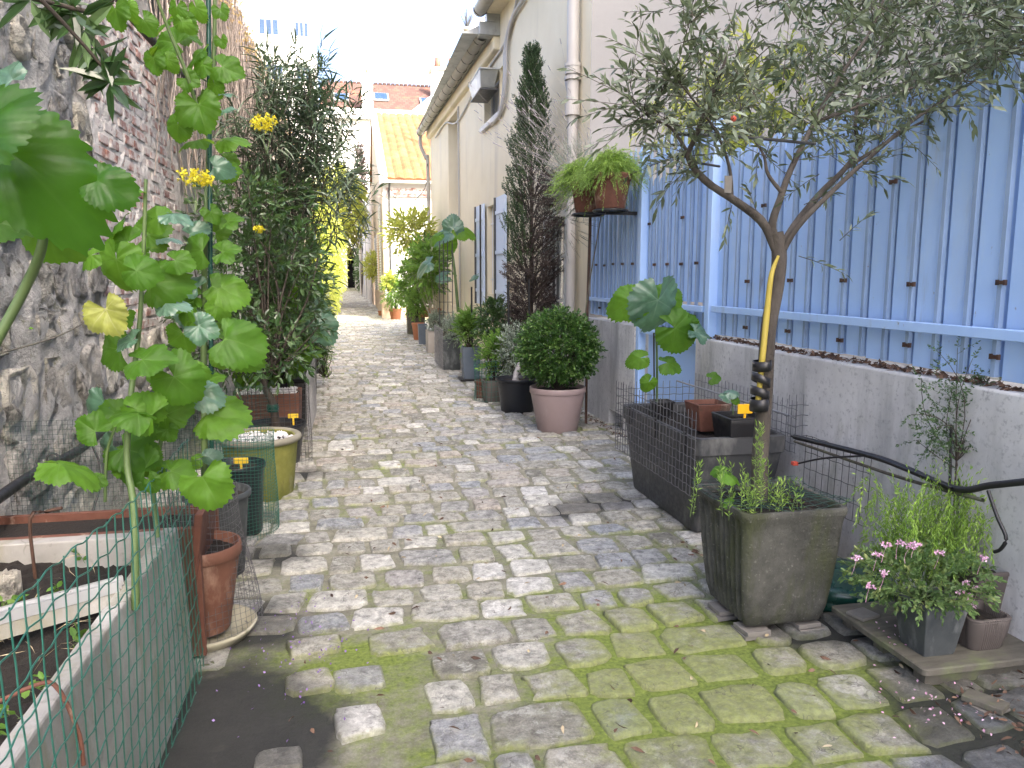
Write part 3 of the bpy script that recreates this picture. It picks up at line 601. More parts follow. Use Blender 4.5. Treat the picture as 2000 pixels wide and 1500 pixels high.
for ys, zs in (((16.5, 16.5, 16.5), (5.0, 3, .7)), ((19.9, 18.3, 16.7, 14.8, 13.2, 12.0, 11.2), (4.95, 5.0, 4.72, 4.9, 5.0, 5.1, 5.6))):
    tube_obj('conduit', [(fx(y)-.03, y, z) for y, z in zip(ys, zs)], .02, M['pipe_beige'], HB, 26, 6)
for dy, r in ((0, .028), (.1, .018), (-.09, .018)):
    tube_obj('conduit', [(fx(12.9)-.04, 12.95+dy, 4.02), (fx(12.4)-.05, 12.35+dy, 4.12), (fx(12.1)-.05, 12.1+dy, 4.5), (fx(12.05)-.05, 12.02+dy, 5.0), (fx(11.7)-.05, 11.6+dy, 5.25), (fx(11)-.05, 10.9+dy, 5.3), (fx(10)-.05, 9.9+dy, 5.5)], r, M['pipe_beige'], HB, 26, 8)
def window(name, label, y0, y1, z0, z1, mat, nb=2, bars=False, cat='window', dep=.12):
    t = thing(name, label, cat, (fx((y0+y1)/2), (y0+y1)/2, z0)); g = Geo(); f = .05
    fac_box(g, y0, y0+f, z0, z1, -dep, .05); fac_box(g, y1-f, y1, z0, z1, -dep, .05); fac_box(g, y0+f, y1-f, z1-f, z1, -dep, .05); fac_box(g, y0+f, y1-f, z0, z0+f, -dep, .05)
    for k in range(1, nb): yy = y0+(y1-y0)*k/nb; fac_box(g, yy-.02, yy+.02, z0+f, z1-f, -dep, .05)
    g.build('frame', mat, t); g = Geo(); fac_box(g, y0+f, y1-f, z0+f, z1-f, -dep-.03, .01); g.build('pane', M['glass'], t)
    if bars:
        g = Geo(); n = 6
        for k in range(1, n): yy = y0+(y1-y0)*k/n; fac_box(g, yy-.009, yy+.009, z0, z1, -.05, .016)
        g.build('security_bars', M['whitepaint'], t); 
        for zz in (z0+.25, z1-.3): g = Geo(); fac_box(g, y0, y1, zz-.014, zz+.014, -.06, .012); g.build('crossbar', M['whitepaint'], t)
    return t
W1 = window('upper_window', 'small upper window with beige sill above the conduits', 12.78, 13.95, 4.12, 4.78, M['pipe_beige'])
g = Geo(); fac_box(g, 12.55, 14.05, 4.03, 4.12, .07, .3); g.build('sill', M['pipe_beige'], W1, bev=.01)
window('ground_floor_window', 'barred ground floor window between two pale blue shutters', 12.75, 13.72, 1.2, 2.72, M['whitepaint'], 2, True)
def shutter(lab, y0, y1, z0, z1):
    t = thing('shutter', lab, 'shutter', (fx(y0), y0, z0), 'pale blue shutters of the ground floor window')
    g = Geo(); fac_box(g, y0, y1, z0, z1, .07, .035); g.build('leaf_board', M['paleblue'], t, bev=.003)
    for zz in (z0+.25, (z0+z1)/2, z1-.25): g = Geo(); fac_box(g, y0+.03, y1-.03, zz-.03, zz+.03, .09, .018); g.build('batten', M['paleblue'], t)
    g = Geo(); fac_box(g, y1-.01, y1+.03, z0, z1, .10, .06); g.build('bolt_rod', M['steel'], t)
shutter('pale blue shutter folded back on the far side of the barred window', 13.76, 14.42, 1.0, 2.78)
shutter('pale blue shutter folded back on the near side of the barred window', 12.05, 12.70, 1.0, 2.78)
WB = thing('window_box', 'zinc window box hanging in front of the upper window', 'planter', (2.15, 13.3, 4.5)); g = Geo()
for y in (13.2,): g.sqlathe((fx(y)-.17, y, 4.52), [(.0, 0), (.115, 0), (.155, .24), (.165, .24), (.165, .26), (.14, .26), (.13, .2), (0, .2)], 4, .1, 3.9)
g.build('trough', M['zinc'], WB)
g = Geo(); g.box((fx(13.2)-.16, 13.2, 4.49), (.3, 1.0, .02)); g.build('bracket', M['steel'], WB)
# house C with the orange roof, front turned to the viewer
HC = thing('orange_roofed_house', 'white house with bright orange tiled roof at the bend of the lane', 'house', (2.5, 30, 0)); y0, y1 = 28.1, 40
g = Geo(); g.box((3.9, 28.2, 2.4), (5.6, .2, 4.8)); g.build('front_wall', M['white'], HC)
g = Geo(); g.box((1.14, 34, 2.4), (.16, 11.6, 4.8)); g.add([(1.06, 28.3, 4.8), (1.22, 28.3, 4.8), (1.22, 38, 9.0), (1.06, 38, 9.0), (1.06, 41, 4.8), (1.22, 41, 4.8)], [(0, 1, 2, 3), (3, 2, 5, 4)], [(0, 3, 4), (1, 5, 2)]); g.build('side_wall', M['peach'], HC)
g = Geo(); g.box((1.12, 28.12, .35), (.3, .35, .7)); g.box((3.9, 28.06, .2), (5.6, .06, .4)); g.build('plinth', M['peach'], HC)
TM = Geo(); w_ = .33; prof = [(-w_/2, 0), (-w_/4, .035), (0, .045), (w_/4, .025), (w_/2, 0)]; V = [(x, y, z+zz) for y, zz in ((0, .0), (.5, .0)) for x, z in prof]; V += [(x, .01, -.075) for x, z in prof]
TM.add(V, [(k, k+1, 6+k, 5+k) for k in range(4)]+[(10+k, 11+k, k+1, k) for k in range(4)]); tms = []
for k in range(3):
    TM.A = [np.full(15, [.1, .5, .95][k])]; tms.append(TM.mesh('roof_tile'))
sl_ = math.atan2(9.07-4.88, 38-27.7)
g = Geo(); g.add([(1.0, 27.75, 4.82), (6.8, 27.75, 4.82), (6.8, 38, 9.0), (1.0, 38, 9.0), (6.8, 46, 5), (1, 46, 5)], [(0, 1, 2, 3), (3, 2, 4, 5)]); RO = g.build('roof', M['orange_tile'], HC)
for r in range(24):
    for c in range(12):
        x = 1.35+c*.335; s = r*.455; y = 27.7+s*math.cos(sl_); z = 4.87+s*math.sin(sl_)+.01
        o = link('roof_tile', random.choice(tms), M['orange_tile'], RO, loc=(x, y, z)); o.rotation_euler = (sl_+.12, 0, 0)
g = Geo(); V = [(x, y, z) for (y, z) in ((27.6, 4.75), (38, 9.15)) for x, z_ in ((1.0, 0), (1.24, 0))]
g.add([(.98, 27.6, 4.7), (1.24, 27.6, 4.7), (1.24, 38, 8.98), (.98, 38, 8.98), (.98, 27.6, 5.02), (1.24, 27.6, 5.02), (1.24, 38, 9.3), (.98, 38, 9.3)], [(0, 3, 2, 1), (4, 5, 6, 7), (0, 1, 5, 4), (1, 2, 6, 5), (2, 3, 7, 6), (3, 0, 4, 7)]); g.build('rake_parapet', M['white'], HC)
half = Geo(); half.box((3.9, 27.62, 4.76), (5.7, .12, .10)); half.build('gutter', M['pipe_beige'], HC, bev=.03)
g = Geo(); g.box((3.9, 28.07, 4.45), (5.4, .05, .32)); g.build('brick_band', M['brick'], HC)
tube_obj('downpipe', [(1.32, 27.66, 4.7), (1.32, 27.9, 4.5), (1.32, 28.02, 4.2), (1.32, 28.02, .2)], .035, M['steel'], HC, 20, 8)
tube_obj('outlet_pipe', [(1.2, 28.0, 1.35), (1.42, 27.95, 1.25), (1.45, 27.95, 1.0), (1.2, 27.95, .9)], .03, M['steel'], HC, 12, 6)
def slat_shutter(parent, x, y, z0, z1, wd, mat):
    g = Geo(); g.box((x, y, (z0+z1)/2), (.05, wd, z1-z0)); o = g.build('shutter', mat, parent); g = Geo()
    for z in np.arange(z0+.08, z1-.05, .1): g.box((x-.03, y, z), (.03, wd-.12, .05))
    g.build('louvres', M['whitepaint'], o)
slat_shutter(HC, 1.02, 29.3, .9, 4.1, 1.3, M['gutter']); slat_shutter(HC, 1.02, 32.5, .9, 3.3, .9, M['peach']); slat_shutter(HC, 1.02, 36, .9, 3.3, .9, M['zinc'])
# houses further down the lane
def far_house(label, x0, x1, y0, y1, h, mat, doors=3):
    t = thing('lane_house', label, 'house', ((x0+x1)/2, (y0+y1)/2, 0), 'houses far down the lane on the right')
    g = Geo(); g.add([(x0, y0, 0), (x0+5, y0, 0), (x1+5, y1, 0), (x1, y1, 0), (x0, y0, h), (x0+5, y0, h), (x1+5, y1, h), (x1, y1, h)], [(0, 3, 2, 1), (4, 5, 6, 7), (0, 1, 5, 4), (1, 2, 6, 5), (2, 3, 7, 6), (3, 0, 4, 7)]); g.build('wall', mat, t)
    for k in range(doors):
        y = y0+(y1-y0)*(k+.6)/doors; x = x0+(x1-x0)*(y-y0)/(y1-y0); g = Geo(); g.box((x-.02, y, 1.9), (.06, 1.0, 2.0)); g.build('window', M['paleblue'] if k % 2 else M['gutter'], t)
        g = Geo(); g.box((x-.05, y+1.3, h/2), (.12, .3, h)); g.build('pilaster', M['white'], t)
far_house('peach far house just past the orange roof', 1.02, .98, 41, 52, 6.2, M['peach'], 3)
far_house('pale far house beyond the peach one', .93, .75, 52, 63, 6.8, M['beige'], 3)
far_house('last cream house beside the dark passage', 0.68, .3, 63, 104.6, 6.0, M['cream'], 6)
# big house that closes the lane, with a dark passage through it
HD = thing('brown_roofed_building', 'tall white building with brown tiled roof closing the lane, dark passage at its foot', 'building', (8, 106, 0))
g = Geo(); g.box((-2.2, 106, 11.5), (2.9, 2, 23)); g.box((10.0, 106, 11.5), (19.6, 2, 23)); g.box((-.275, 106, 14.1), (.95, 2, 17.8)); g.build('wall', M['white'], HD)
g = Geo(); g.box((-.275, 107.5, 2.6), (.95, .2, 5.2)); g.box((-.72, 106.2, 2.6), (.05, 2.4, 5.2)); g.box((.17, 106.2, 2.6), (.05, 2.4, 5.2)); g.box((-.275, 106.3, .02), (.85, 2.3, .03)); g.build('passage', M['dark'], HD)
g = Geo(); g.add([(-3.6, 104.5, 21.9), (19.8, 104.5, 22.3), (19.8, 115.5, 28.5), (-3.6, 115.5, 28.6), (19.8, 116, 21.5), (-3.6, 116, 21.5)], [(0, 1, 2, 3), (2, 4, 5, 3), (0, 5, 4, 1)], [(0, 3, 5), (1, 4, 2)]); g.build('roof', M['brown_tile'], HD)
g = Geo(); g.box((8.1, 104.4, 21.8), (23.4, .5, .4)); g.build('gutter', M['zinc'], HD)
for x in np.arange(-3.6, 19.8, .6): g = Geo(); g.box((x+.3, 115.5, 28.6), (.52, .45, .35)); g.build('ridge_tile', M['brown_tile'], HD, bev=.08, seg=1)
sr = math.atan2(6.4, 11)
for x, s in ((-.9, .48), (4.4, .55), (10.6, .45)):
    g = Geo(); y = 104.5+11*s; z = 22.1+6.4*s+.15; Mx = Matrix.Rotation(sr, 3, 'X'); g.box((x, y, z), (2.0, 2.8, .2), M=Mx); o = g.build('roof_window', M['zinc'], HD); g = Geo(); g.box((x, y-.06, z+.12), (1.65, 2.35, .05), M=Mx); g.build('pane', M['skyglass'], o)
def chimney(label, x, y, z0, z1, wd, pots=2, mat='white', k=1.0):
    t = thing('chimney', label, 'chimney', (x, y, z0)); g = Geo(); g.box((x, y, (z0+z1)/2), (wd, .8, z1-z0)); g.build('stack', M[mat], t)
    g = Geo(); g.box((x, y, z1+.06), (wd+.2, 1.0, .12)); g.build('crown', M['white'], t)
    for k in range(pots): g = Geo(); g.lathe((x+(k-(pots-1)/2)*wd/max(pots, 1), y, z1+.12), [(.01, 0), (.16, 0), (.13, .55), (.1, .55), (.01, .5)], 10); g.build('chimney_pot', M['terra'], t, smooth=True)
chimney('slim white chimney standing on the brown tiled roof', 2.45, 106, 22.0, 27.4, 1.4, 1)
chimney('white chimney stack with orange pots above the long gutter', 4.75, 40, 8.0, 11.6, 1.35, 2)
chimney('small white chimney at the right end of the brown roof', 11.9, 112, 25, 30, 1.1, 1)
g = Geo(); GA = thing('gable_wall', 'grey pointed gable wall rising behind the cream house gutter', 'wall', (6, 36, 0)); g.add([(4.75, 36, 0), (8, 36, 0), (8, 36.3, 0), (4.75, 36.3, 0), (4.75, 36, 10.0), (5.7, 36, 13), (8, 36, 13), (4.75, 36.3, 10.0), (5.7, 36.3, 13), (8, 36.3, 13)], [(0, 1, 6, 5), (3, 8, 9, 2), (4, 5, 8, 7), (5, 6, 9, 8), (0, 4, 7, 3), (1, 2, 9, 6)], [(0, 5, 4), (3, 7, 8)]); g.build('wall', M['zinc'], GA)
g = Geo(); PT = thing('flue_pipe', 'thin flue pipe with a spiky cap above the cream house roof', 'pipe', (4.4, 30, 5)); g.lathe((4.42, 30, 5), [(.02, 0), (.11, 0), (.11, 5.6), (.15, 5.62), (.15, 5.7), (.02, 5.7)], 10); g.build('flue', M['gutter'], PT, smooth=True)
g = Geo(); n = 14; g.tubes(np.stack([np.array([[4.42, 30, 10.65]]).repeat(n, 0), np.array([4.42, 30, 11.1])+RG.normal(size=(n, 3))*.12], 1), .012, 4); g.build('cap_spikes', M['steel'], PT)
WS = thing('white_gable_house', 'white gable with sloping edge between the brown roof and the long gutter', 'house', (7, 52, 0))
g = Geo(); V = [tuple(atY(x, y, 50)) for x, y in ((806, 228), (806, 215), (860, 172), (900, 172), (900, 228))]; g.add([(v[0], 50, 0 if i in (0, 4) else v[2]) for i, v in enumerate(V)]+[(v[0], 52, 0 if i in (0, 4) else v[2]) for i, v in enumerate(V)], [(k, (k+1) % 5, 5+(k+1) % 5, 5+k) for k in range(5)]); g.poly([4, 3, 2, 1, 0]); g.poly([5, 6, 7, 8, 9]); g.build('wall', M['white'], WS)
HE = thing('white_apartment_block', 'tall white apartment block with blue windows far behind the left wall', 'building', (-8, 72, 0))
g = Geo(); g.box((-8.0, 73, 13), (10.6, 6, 26)); g.build('wall', M['white'], HE)
for xa, xb, za, zb in ((-7.1, -5.5, 21.45, 22.6), (-4.23, -3.1, 21.45, 22.5), (-10.1, -8.4, 21.45, 22.6), (-6.7, -5.3, 17.8, 19), (-4.2, -3.1, 17.8, 19), (-7.1, -5.5, 14.3, 15.5), (-4.2, -3.1, 14.3, 15.5)):
    g = Geo(); n = 3; g.box(((xa+xb)/2, 69.97, (za+zb)/2), (xb-xa+.2, .12, zb-za+.2)); o = g.build('window', M['zinc'], HE)
    for k in range(n): gg = Geo(); wd = (xb-xa)/n; gg.box((xa+wd*(k+.5), 69.9, (za+zb)/2), (wd-.12, .04, zb-za)); gg.build('pane', M['skyglass'], o)
g = Geo(); g.box((-8.0, 69.95, 20.6), (10.6, .12, .12)); g.build('ledge', M['zinc'], HE)
# unseen blocks added right of and behind the viewer to shade the near lane
for (lab, c, d, nm) in (('tall unseen block added behind the viewer on the right for shade', (12.5, -12, 9.5), (12, 24, 19), 'M'), ('lower unseen block added beyond the blue fence to shade the house wall', (12.5, 3.2, 6.6), (10.5, 6.3, 13.2), 'A')):
    t = thing('shading_block', lab, 'building', (c[0], c[1], 0)); g = Geo(); g.box(c, d); g.build('wall', M['beige'], t)
    for z in np.arange(1.6, d[2]-1.5, 2.9):
        for y in np.arange(c[1]-d[1]/2+1.5, c[1]+d[1]/2-1, 2.6): g = Geo(); g.box((c[0]-d[0]/2-.02, y, z+.6), (.08, 1.1, 1.5)); g.build('window', M['glass'], t)
# ================================================================ pots and planters
def pot(name, label, c, rt, rb, h, mat, cat='pot', rim=.02, rimh=.04, soil=.04, roll=False, n=40, saucer=None, group=None, soilmat='soil', ribs=False, gravel=0):
    t = thing(name, label, cat, (c[0], c[1], c[2] if len(c) > 2 else 0), group); z = c[2] if len(c) > 2 else 0; g = Geo()
    rs = rt-rim*.6; th = .012
    if roll: prof = [(.01, 0), (rb, 0), (rb*1.02, .01), (rb+(rs-rb)*.93, h*.88), (rt-.006, h*.90), (rt+.004, h*.93), (rt+.006, h*.96), (rt-.004, h*.99), (rt-.02, h), (rt-.04, h*.985), (rt-.045, h*.9), (rt-.06, h*.75)]
    else: prof = [(.01, 0), (rb-.004, 0), (rb, .006), (rs-.002, h-rimh-.004), (rt-.003, h-rimh), (rt, h-rimh+.004), (rt, h-.004), (rt-.003, h), (rt-th, h), (rt-th-.002, h-.004), (rs-th-.02, h-.12)]
    rp = (lambda a: .012*np.cos(a*30)) if ribs else None
    g.lathe((c[0], c[1], z), prof, 120 if ribs else n, ripple=rp); g.build('body', M[mat], t, smooth=True).modifiers.new('edges', 'EDGE_SPLIT').split_angle = rad(40)
    g = Geo(); rr = rt-th-.006; k = 8; g.lathe((c[0], c[1], z+h-soil), [(rr*(1-q/k)+.001, .012*math.sin(q*2.1)*RG.random()+.01*q/k) for q in range(k)], 24); V = g.V[0]; V[24:, 2] += RG.normal(size=len(V)-24)*.004
    g.build('soil', M[soilmat], t, smooth=True)
    if gravel:
        g = Geo()
        for q in range(gravel):
            a = RG.random()*6.28; r = rr*math.sqrt(RG.random())*.95; s = RG.uniform(.008, .02); Mx = Matrix.Rotation(RG.random()*3, 3, Vector(rdirs(1)[0])); g.box((c[0]+r*math.cos(a), c[1]+r*math.sin(a), z+h-soil+.012+RG.random()*.012), (s*1.5, s, s), M=Mx, taper=.6)
        g.build('white_gravel', M['gravel'], t, kind='stuff')
    if saucer:
        g = Geo(); r = saucer; g.lathe((c[0], c[1], z-.035), [(.01, 0), (r*.86, 0), (r, .035), (r+.008, .05), (r-.006, .052), (r*.87, .012), (.01, .012)], n); g.build('saucer', M['saucer'], t, smooth=True)
    return t
def sqpot(name, label, c, wt, wb, h, mat, ratio=1, rz=0, cat='pot', rc=.15, soil=.03, rib=None, rim=.012, soilmat='soil', bow=0, group=None):
    z = c[2] if len(c) > 2 else 0; t = thing(name, label, cat, (c[0], c[1], z), group); g = Geo(); a, b = wt/2, wb/2; th = rim
    mid = [(b+(a-b)*u+bow*math.sin(math.pi*u), h*u) for u in np.linspace(.04, .9, 6)]
    prof = [(.01, 0), (b*.97, 0), (b, .01)]+mid+[(a-.004, h*.93), (a, h*.94), (a, h-.004), (a-.004, h), (a-th, h), (a-th-.003, h-.006), (a-th-.008, h*.6)]
    g.sqlathe((c[0], c[1], z), prof, 5, rc, ratio, rz, rib=rib); g.build('body', M[mat], t, smooth=True).modifiers.new('edges', 'EDGE_SPLIT').split_angle = rad(38)
    g = Geo(); g.sqlathe((c[0], c[1], z+h-soil), [((a-th-.004)*(1-q/5)+.001, .01*q/5) for q in range(6)], 5, rc, ratio, rz); g.V[0][24:, 2] += RG.normal(size=len(g.V[0])-24)*.004; g.build('soil', M[soilmat], t, smooth=True)
    return t
M['gravel'] = surf('white_marble_gravel', (.55, .55, .56), (.75, .75, .76), 20, .7, .2, 60, .003)
M['saucer'] = surf('mossy_cream_saucer', (0.304, 0.288, 0.208), (0.4, 0.384, 0.296), 6, .75, .2, 40, .003, spots=[(7, .5, .64, (.14, .13, .07), (1, 1, .6))])
M['pinkpot'] = surf('mauve_taupe_plastic', (.265, .20, .195), (.30, .23, .225), 2, .55, .08, 60, .002, spots=[(5, .62, .8, (.36, .30, .28), (1, 1, .4))])
M['navy'] = surf('dark_navy_plastic', (0.009, 0.0108, 0.0153), (0.0144, 0.01665, 0.0225), 3, .4, .08, 50, .002, spots=[(6, .62, .8, (.06, .065, .07), (1, 1, .4))])
M['mosspot'] = surf('algae_covered_pot', (0.1275, 0.136, 0.0255), (0.221, 0.221, 0.051), 7, .85, .3, 50, .004, spots=[(5, .58, .72, (.30, .28, .19), (1, 1, .6)), (6, .62, .75, (.08, .07, .035), (1, 1, .5))])
M['cement'] = surf('cement_pot_rim', (0.1875, 0.1762, 0.135), (0.255, 0.24, 0.1875), 7, .85, .3, 50, .004)
M['bluegrey'] = surf('blue_grey_planter', (0.09, 0.1162, 0.15), (0.12, 0.1462, 0.18), 4, .55, .1, 50, .002)
M['taupe'] = surf('taupe_planter', (.30, .27, .235), (.38, .345, .30), 4, .7, .1, 50, .002)
M['ribbed'] = surf('ribbed_taupe_plastic', (0.075, 0.063, 0.057), (0.099, 0.084, 0.075), 4, .5, .08, 50, .002, spots=[(5, .6, .75, (.06, .055, .05), (1, 1, .5))])
M['orange'] = surf('orange_terracotta', (0.322, 0.119, 0.0525), (0.392, 0.168, 0.084), 5, .75, .15, 50, .003)
M['drum'] = surf('dark_green_plastic', (0.0084, 0.0455, 0.0336), (0.014, 0.063, 0.0476), 3, .3, .05, 20, .002)
M['tile'] = surf('white_ceramic_tile', (0.144, 0.135, 0.12), (0.198, 0.186, 0.168), 6, .5, .15, 50, .002, spots=[(6, .55, .7, (.24, .22, .18), (1, 1, 1))])
M['yellow'] = surf('yellow_plastic', (.72, .48, .02), (.80, .56, .04), 5, .4, .05, 30, .001)
M['orangeplastic'] = surf('orange_yellow_plastic', (.80, .42, .01), (.85, .48, .02), 5, .4, .05, 30, .001)
M['redplastic'] = surf('red_plastic_connector', (.6, .08, .05), (.7, .12, .07), 5, .4, .05, 30, .001)
M['alu'] = surf('anodised_aluminium', (.55, .56, .57), (.66, .67, .68), 5, .35, .05, 30, .001, metal=.6)
def wire_grid(g, o, u, v, nu, nv, du, dv, r, crimp=.0, n=4, over=0.0, sag=None):
    """grid in the plane spanned by u and v from corner o: nu wires along v, nv wires along u"""
    o, u, v = (np.array(x, float) for x in (o, u, v)); nrm = unit(np.cross(u, v)); Lu, Lv = nu*du, nv*dv
    K = max(8, int(Lu/du)*2+1); s = np.linspace(0, Lu, K); P = []
    for j in range(nv+1):
        P.append(o+u*s[:, None]+v*(j*dv)+nrm*(r*1.2)+v*(crimp*np.sin(s/du*math.pi+j))[:, None])
    P = np.array(P)
    if sag is not None: P = sag(P)
    g.tubes(P, r, n)
    K2 = max(8, int(Lv/dv)*2+1); s2 = np.linspace(-0*over, Lv+over, K2); P = []
    for i in range(nu+1):
        P.append(o+u*(i*du)+v*s2[:, None]-nrm*(r*.6)+u*(crimp*.4*np.sin(s2/dv*math.pi))[:, None])
    P = np.array(P)
    if sag is not None: P = sag(P)
    g.tubes(P, r, n)
def wire_ring(g, c, r0, r1, z0, z1, nv, nh, r, n=4, over=0, wob=.006, ph=0):
    a = np.linspace(0, 2*math.pi, 37)+ph; P = []
    def rad_(z, a): return r0+(r1-r0)*(z-z0)/(z1-z0)+wob*np.sin(3*a+z*9)
    for z in np.linspace(z0, z1, nh):
        R = rad_(z, a); P.append(np.stack([c[0]+R*np.cos(a), c[1]+R*np.sin(a), z+.004*np.sin(5*a+z*7)], 1))
    g.tubes(np.array(P), r, n); P = []; zz = np.linspace(z0, z1+over, 9)
    for t in np.arange(nv)*2*math.pi/nv+ph: R = rad_(zz, t); P.append(np.stack([c[0]+R*math.cos(t), c[1]+R*math.sin(t), zz], 1))
    g.tubes(np.array(P), r, n)
def cage(label, mat, fn, loc, name='wire_cage', cat='wire mesh', group=None):
    g = Geo(); fn(g); t = g.build(name, M[mat], smooth=True); tag(t, label, cat, group); return t
# ---- big ribbed planter of the olive tree
BX, BY = 1.735, 2.94
t = thing('ribbed_planter', 'big dark lichened concrete planter with vertical ribs holding the olive tree', 'planter', (BX, BY, .04))
g = Geo(); N_ = 22
def bac_ring(hw, z, rib=.0):
    P = []
    for side in range(4):
        ca, sa = [(0, -1), (1, 0), (0, 1), (-1, 0)][side]; tx, ty = -sa, ca
        rc = .16; m = 85; us = np.linspace(-1+rc, 1-rc, m)
        isr = side in (1, 3); L = np.cos(np.linspace(0, 2*math.pi*8, m))
        dep = (1-(rib*(.5-.5*L) if isr else 0*us))
        for uu, dd in zip(us, dep): P.append(((ca*dd+tx*uu)*hw, (sa*dd+ty*uu)*hw))
        for a in np.linspace(0, math.pi/2, 6)[1:-1]:
            cx, cy = ca*(1-rc)+tx*(1-rc), sa*(1-rc)+ty*(1-rc); P.append(((cx+rc*(ca*math.cos(a)+tx*math.sin(a)))*hw, (cy+rc*(sa*math.cos(a)+ty*math.sin(a)))*hw))
    P = np.array(P); return np.column_stack([BX+P[:, 0], BY+P[:, 1], np.full(len(P), z)])
rg = [(.01, .045, 0), (.150, .045, 0), (.176, .06, .05), (.192, .12, .12), (.202, .2, .13), (.214, .32, .12), (.226, .48, .10), (.231, .52, .03), (.237, .53, 0), (.239, .552, 0), (.236, .56, 0), (.220, .56, 0), (.216, .55, 0), (.21, .45, 0)]
R_ = [bac_ring(*q) for q in rg]; m = len(R_[0]); i = np.arange(m); j = (i+1) % m
g.add(np.vstack(R_), np.concatenate([np.stack([k*m+i, k*m+j, (k+1)*m+j, (k+1)*m+i], 1) for k in range(len(R_)-1)])); g.build('body', M['bac'], t, smooth=True).modifiers.new('e', 'EDGE_SPLIT').split_angle = rad(50)
g = Geo(); g.add(np.vstack([bac_ring(.213, .525), bac_ring(.11, .535)+RG.normal(size=(m, 3))*.004, [[BX, BY, .54]]]), np.stack([i, j, m+j, m+i], 1), np.stack([m+i, m+j, np.full(m, 2*m)], 1)); g.build('soil', M['soil'], t, smooth=True)
for x, y, lab in ((BX-.125, BY-.135, 'stacked thin tiles under the near left corner of the olive planter'), (BX-.15, BY+.06, 'stacked thin tiles halfway along the ribbed side of the olive planter'), (BX+.12, BY-.13, 'stacked thin tiles under the near right corner of the olive planter')):
    tt = thing('tile_stack', lab, 'tile', (x, y, 0), 'tiles under the olive tree planter')
    for zz, s in ((.012, .12), (.033, .11)): gg = Geo(); gg.box((x+random.uniform(-.01, .01), y+random.uniform(-.01, .01), zz), (s, s, .018), rz=random.uniform(-.1, .1)); gg.build('tile', M['tile'], tt, bev=.002)
cage('crumpled dark wire mesh lying over the rim of the olive planter', 'dwire', lambda g: wire_grid(g, (BX-.25, BY-.22, .568), (1, 0, 0), (0, 1, 0), 13, 10, .04, .045, .0012, .003, sag=lambda P: P+np.stack([0*P[..., 0], 0*P[..., 0], .015*np.sin(P[..., 0]*14+2)*np.sin(P[..., 1]*11)], -1)), None)
# ---- long grey trough with wire
TX, TY, TL, TW = 2.13, 4.52, 1.25, .56
t = thing('trough_planter', 'long grey plastic trough planter behind the olive tree', 'planter', (TX, TY, 0))
g = Geo(); g.sqlathe((TX, TY, 0), [(.01, .02), (TW/2-.055, .02), (TW/2-.05, .03), (TW/2-.012, .46), (TW/2-.008, .5), (TW/2, .505), (TW/2, .60), (TW/2-.02, .60), (TW/2-.024, .59), (TW/2-.03, .4)], 4, .12, TL/TW)
g.build('body', M['graypl'], t, smooth=True).modifiers.new('e', 'EDGE_SPLIT').split_angle = rad(35)
g = Geo(); g.box((TX, TY, .51), (TW-.06, TL-.06, .05)); g.build('soil', M['soil'], t)
for y in (4.05, 4.5, 4.95): g = Geo(); g.box((TX-TW/2-.006, y, .55), (.01, .03, .13)); g.build('clamp', M['black'], t)
def tro(g):
    x0 = TX-TW/2-.02; x1 = TX+TW/2+.03; y0 = TY-TL/2-.02; y1 = TY+TL/2+.05
    wire_grid(g, (x0, y0, .27), (0, 1, 0), (0, 0, 1), 26, 8, (y1-y0)/26, .055, .0026, .003, over=.05)
    wire_grid(g, (x1, y0, .50), (0, 1, 0), (0, 0, 1), 26, 5, (y1-y0)/26, .05, .0021, .003, over=.05)
    wire_grid(g, (x0, y1, .35), (1, 0, 0), (0, 0, 1), 12, 7, (x1-x0)/12, .05, .0021, .003, over=.05)
    wire_grid(g, (x1-.05, y0, .60), (1, 0, 0), (0, 0, 1), 3, 3, .045, .06, .0021, .003, over=.06)
cage('dark wire mesh standing round the long grey trough', 'dgalv', tro, None)
cage('loose bent wire mesh between the trough and the concrete low wall', 'steel', lambda g: wire_grid(g, (2.40, 3.72, .28), (.08, -.5, -.02), (.02, .0, 1), 10, 4, .09, .09, .002, .002), None)
sqpot('square_pot', 'empty square brown plastic pot standing in the grey trough', (2.13, 4.36, .56), .22, .16, .17, 'oldterra', rc=.1)
sqpot('square_pot', 'square charcoal pot with yellow label at the near end of the trough', (2.17, 4.02, .56), .25, .21, .15, 'black', rc=.1)
sqpot('square_pot', 'small black nursery pot of the big-leaved plant in the trough', (2.05, 4.88, .56), .14, .10, .10, 'black', rc=.1)
g = Geo(); g.box((2.16, 3.95, .755), (.09, .012, .055)); g.box((2.16, 3.95, .70), (.015, .006, .08)); tag(g.build('plant_label', M['orangeplastic'], bev=.01), 'orange-yellow plant label in the square charcoal pot', 'plant label')
pot('fallen_pot', 'terracotta pot half hidden behind the olive planter', (2.30, 3.48, .12), .13, .09, .17, 'oldterra')
# support canes with rods along the trough
tube_obj('support_rod', [(2.25, 5.1, .76), (2.4, 3.86, .72)], .006, M['galv'], None, 6); tag(bpy.data.objects['support_rod'], 'thin pale rod resting across the mesh of the trough', 'rod')
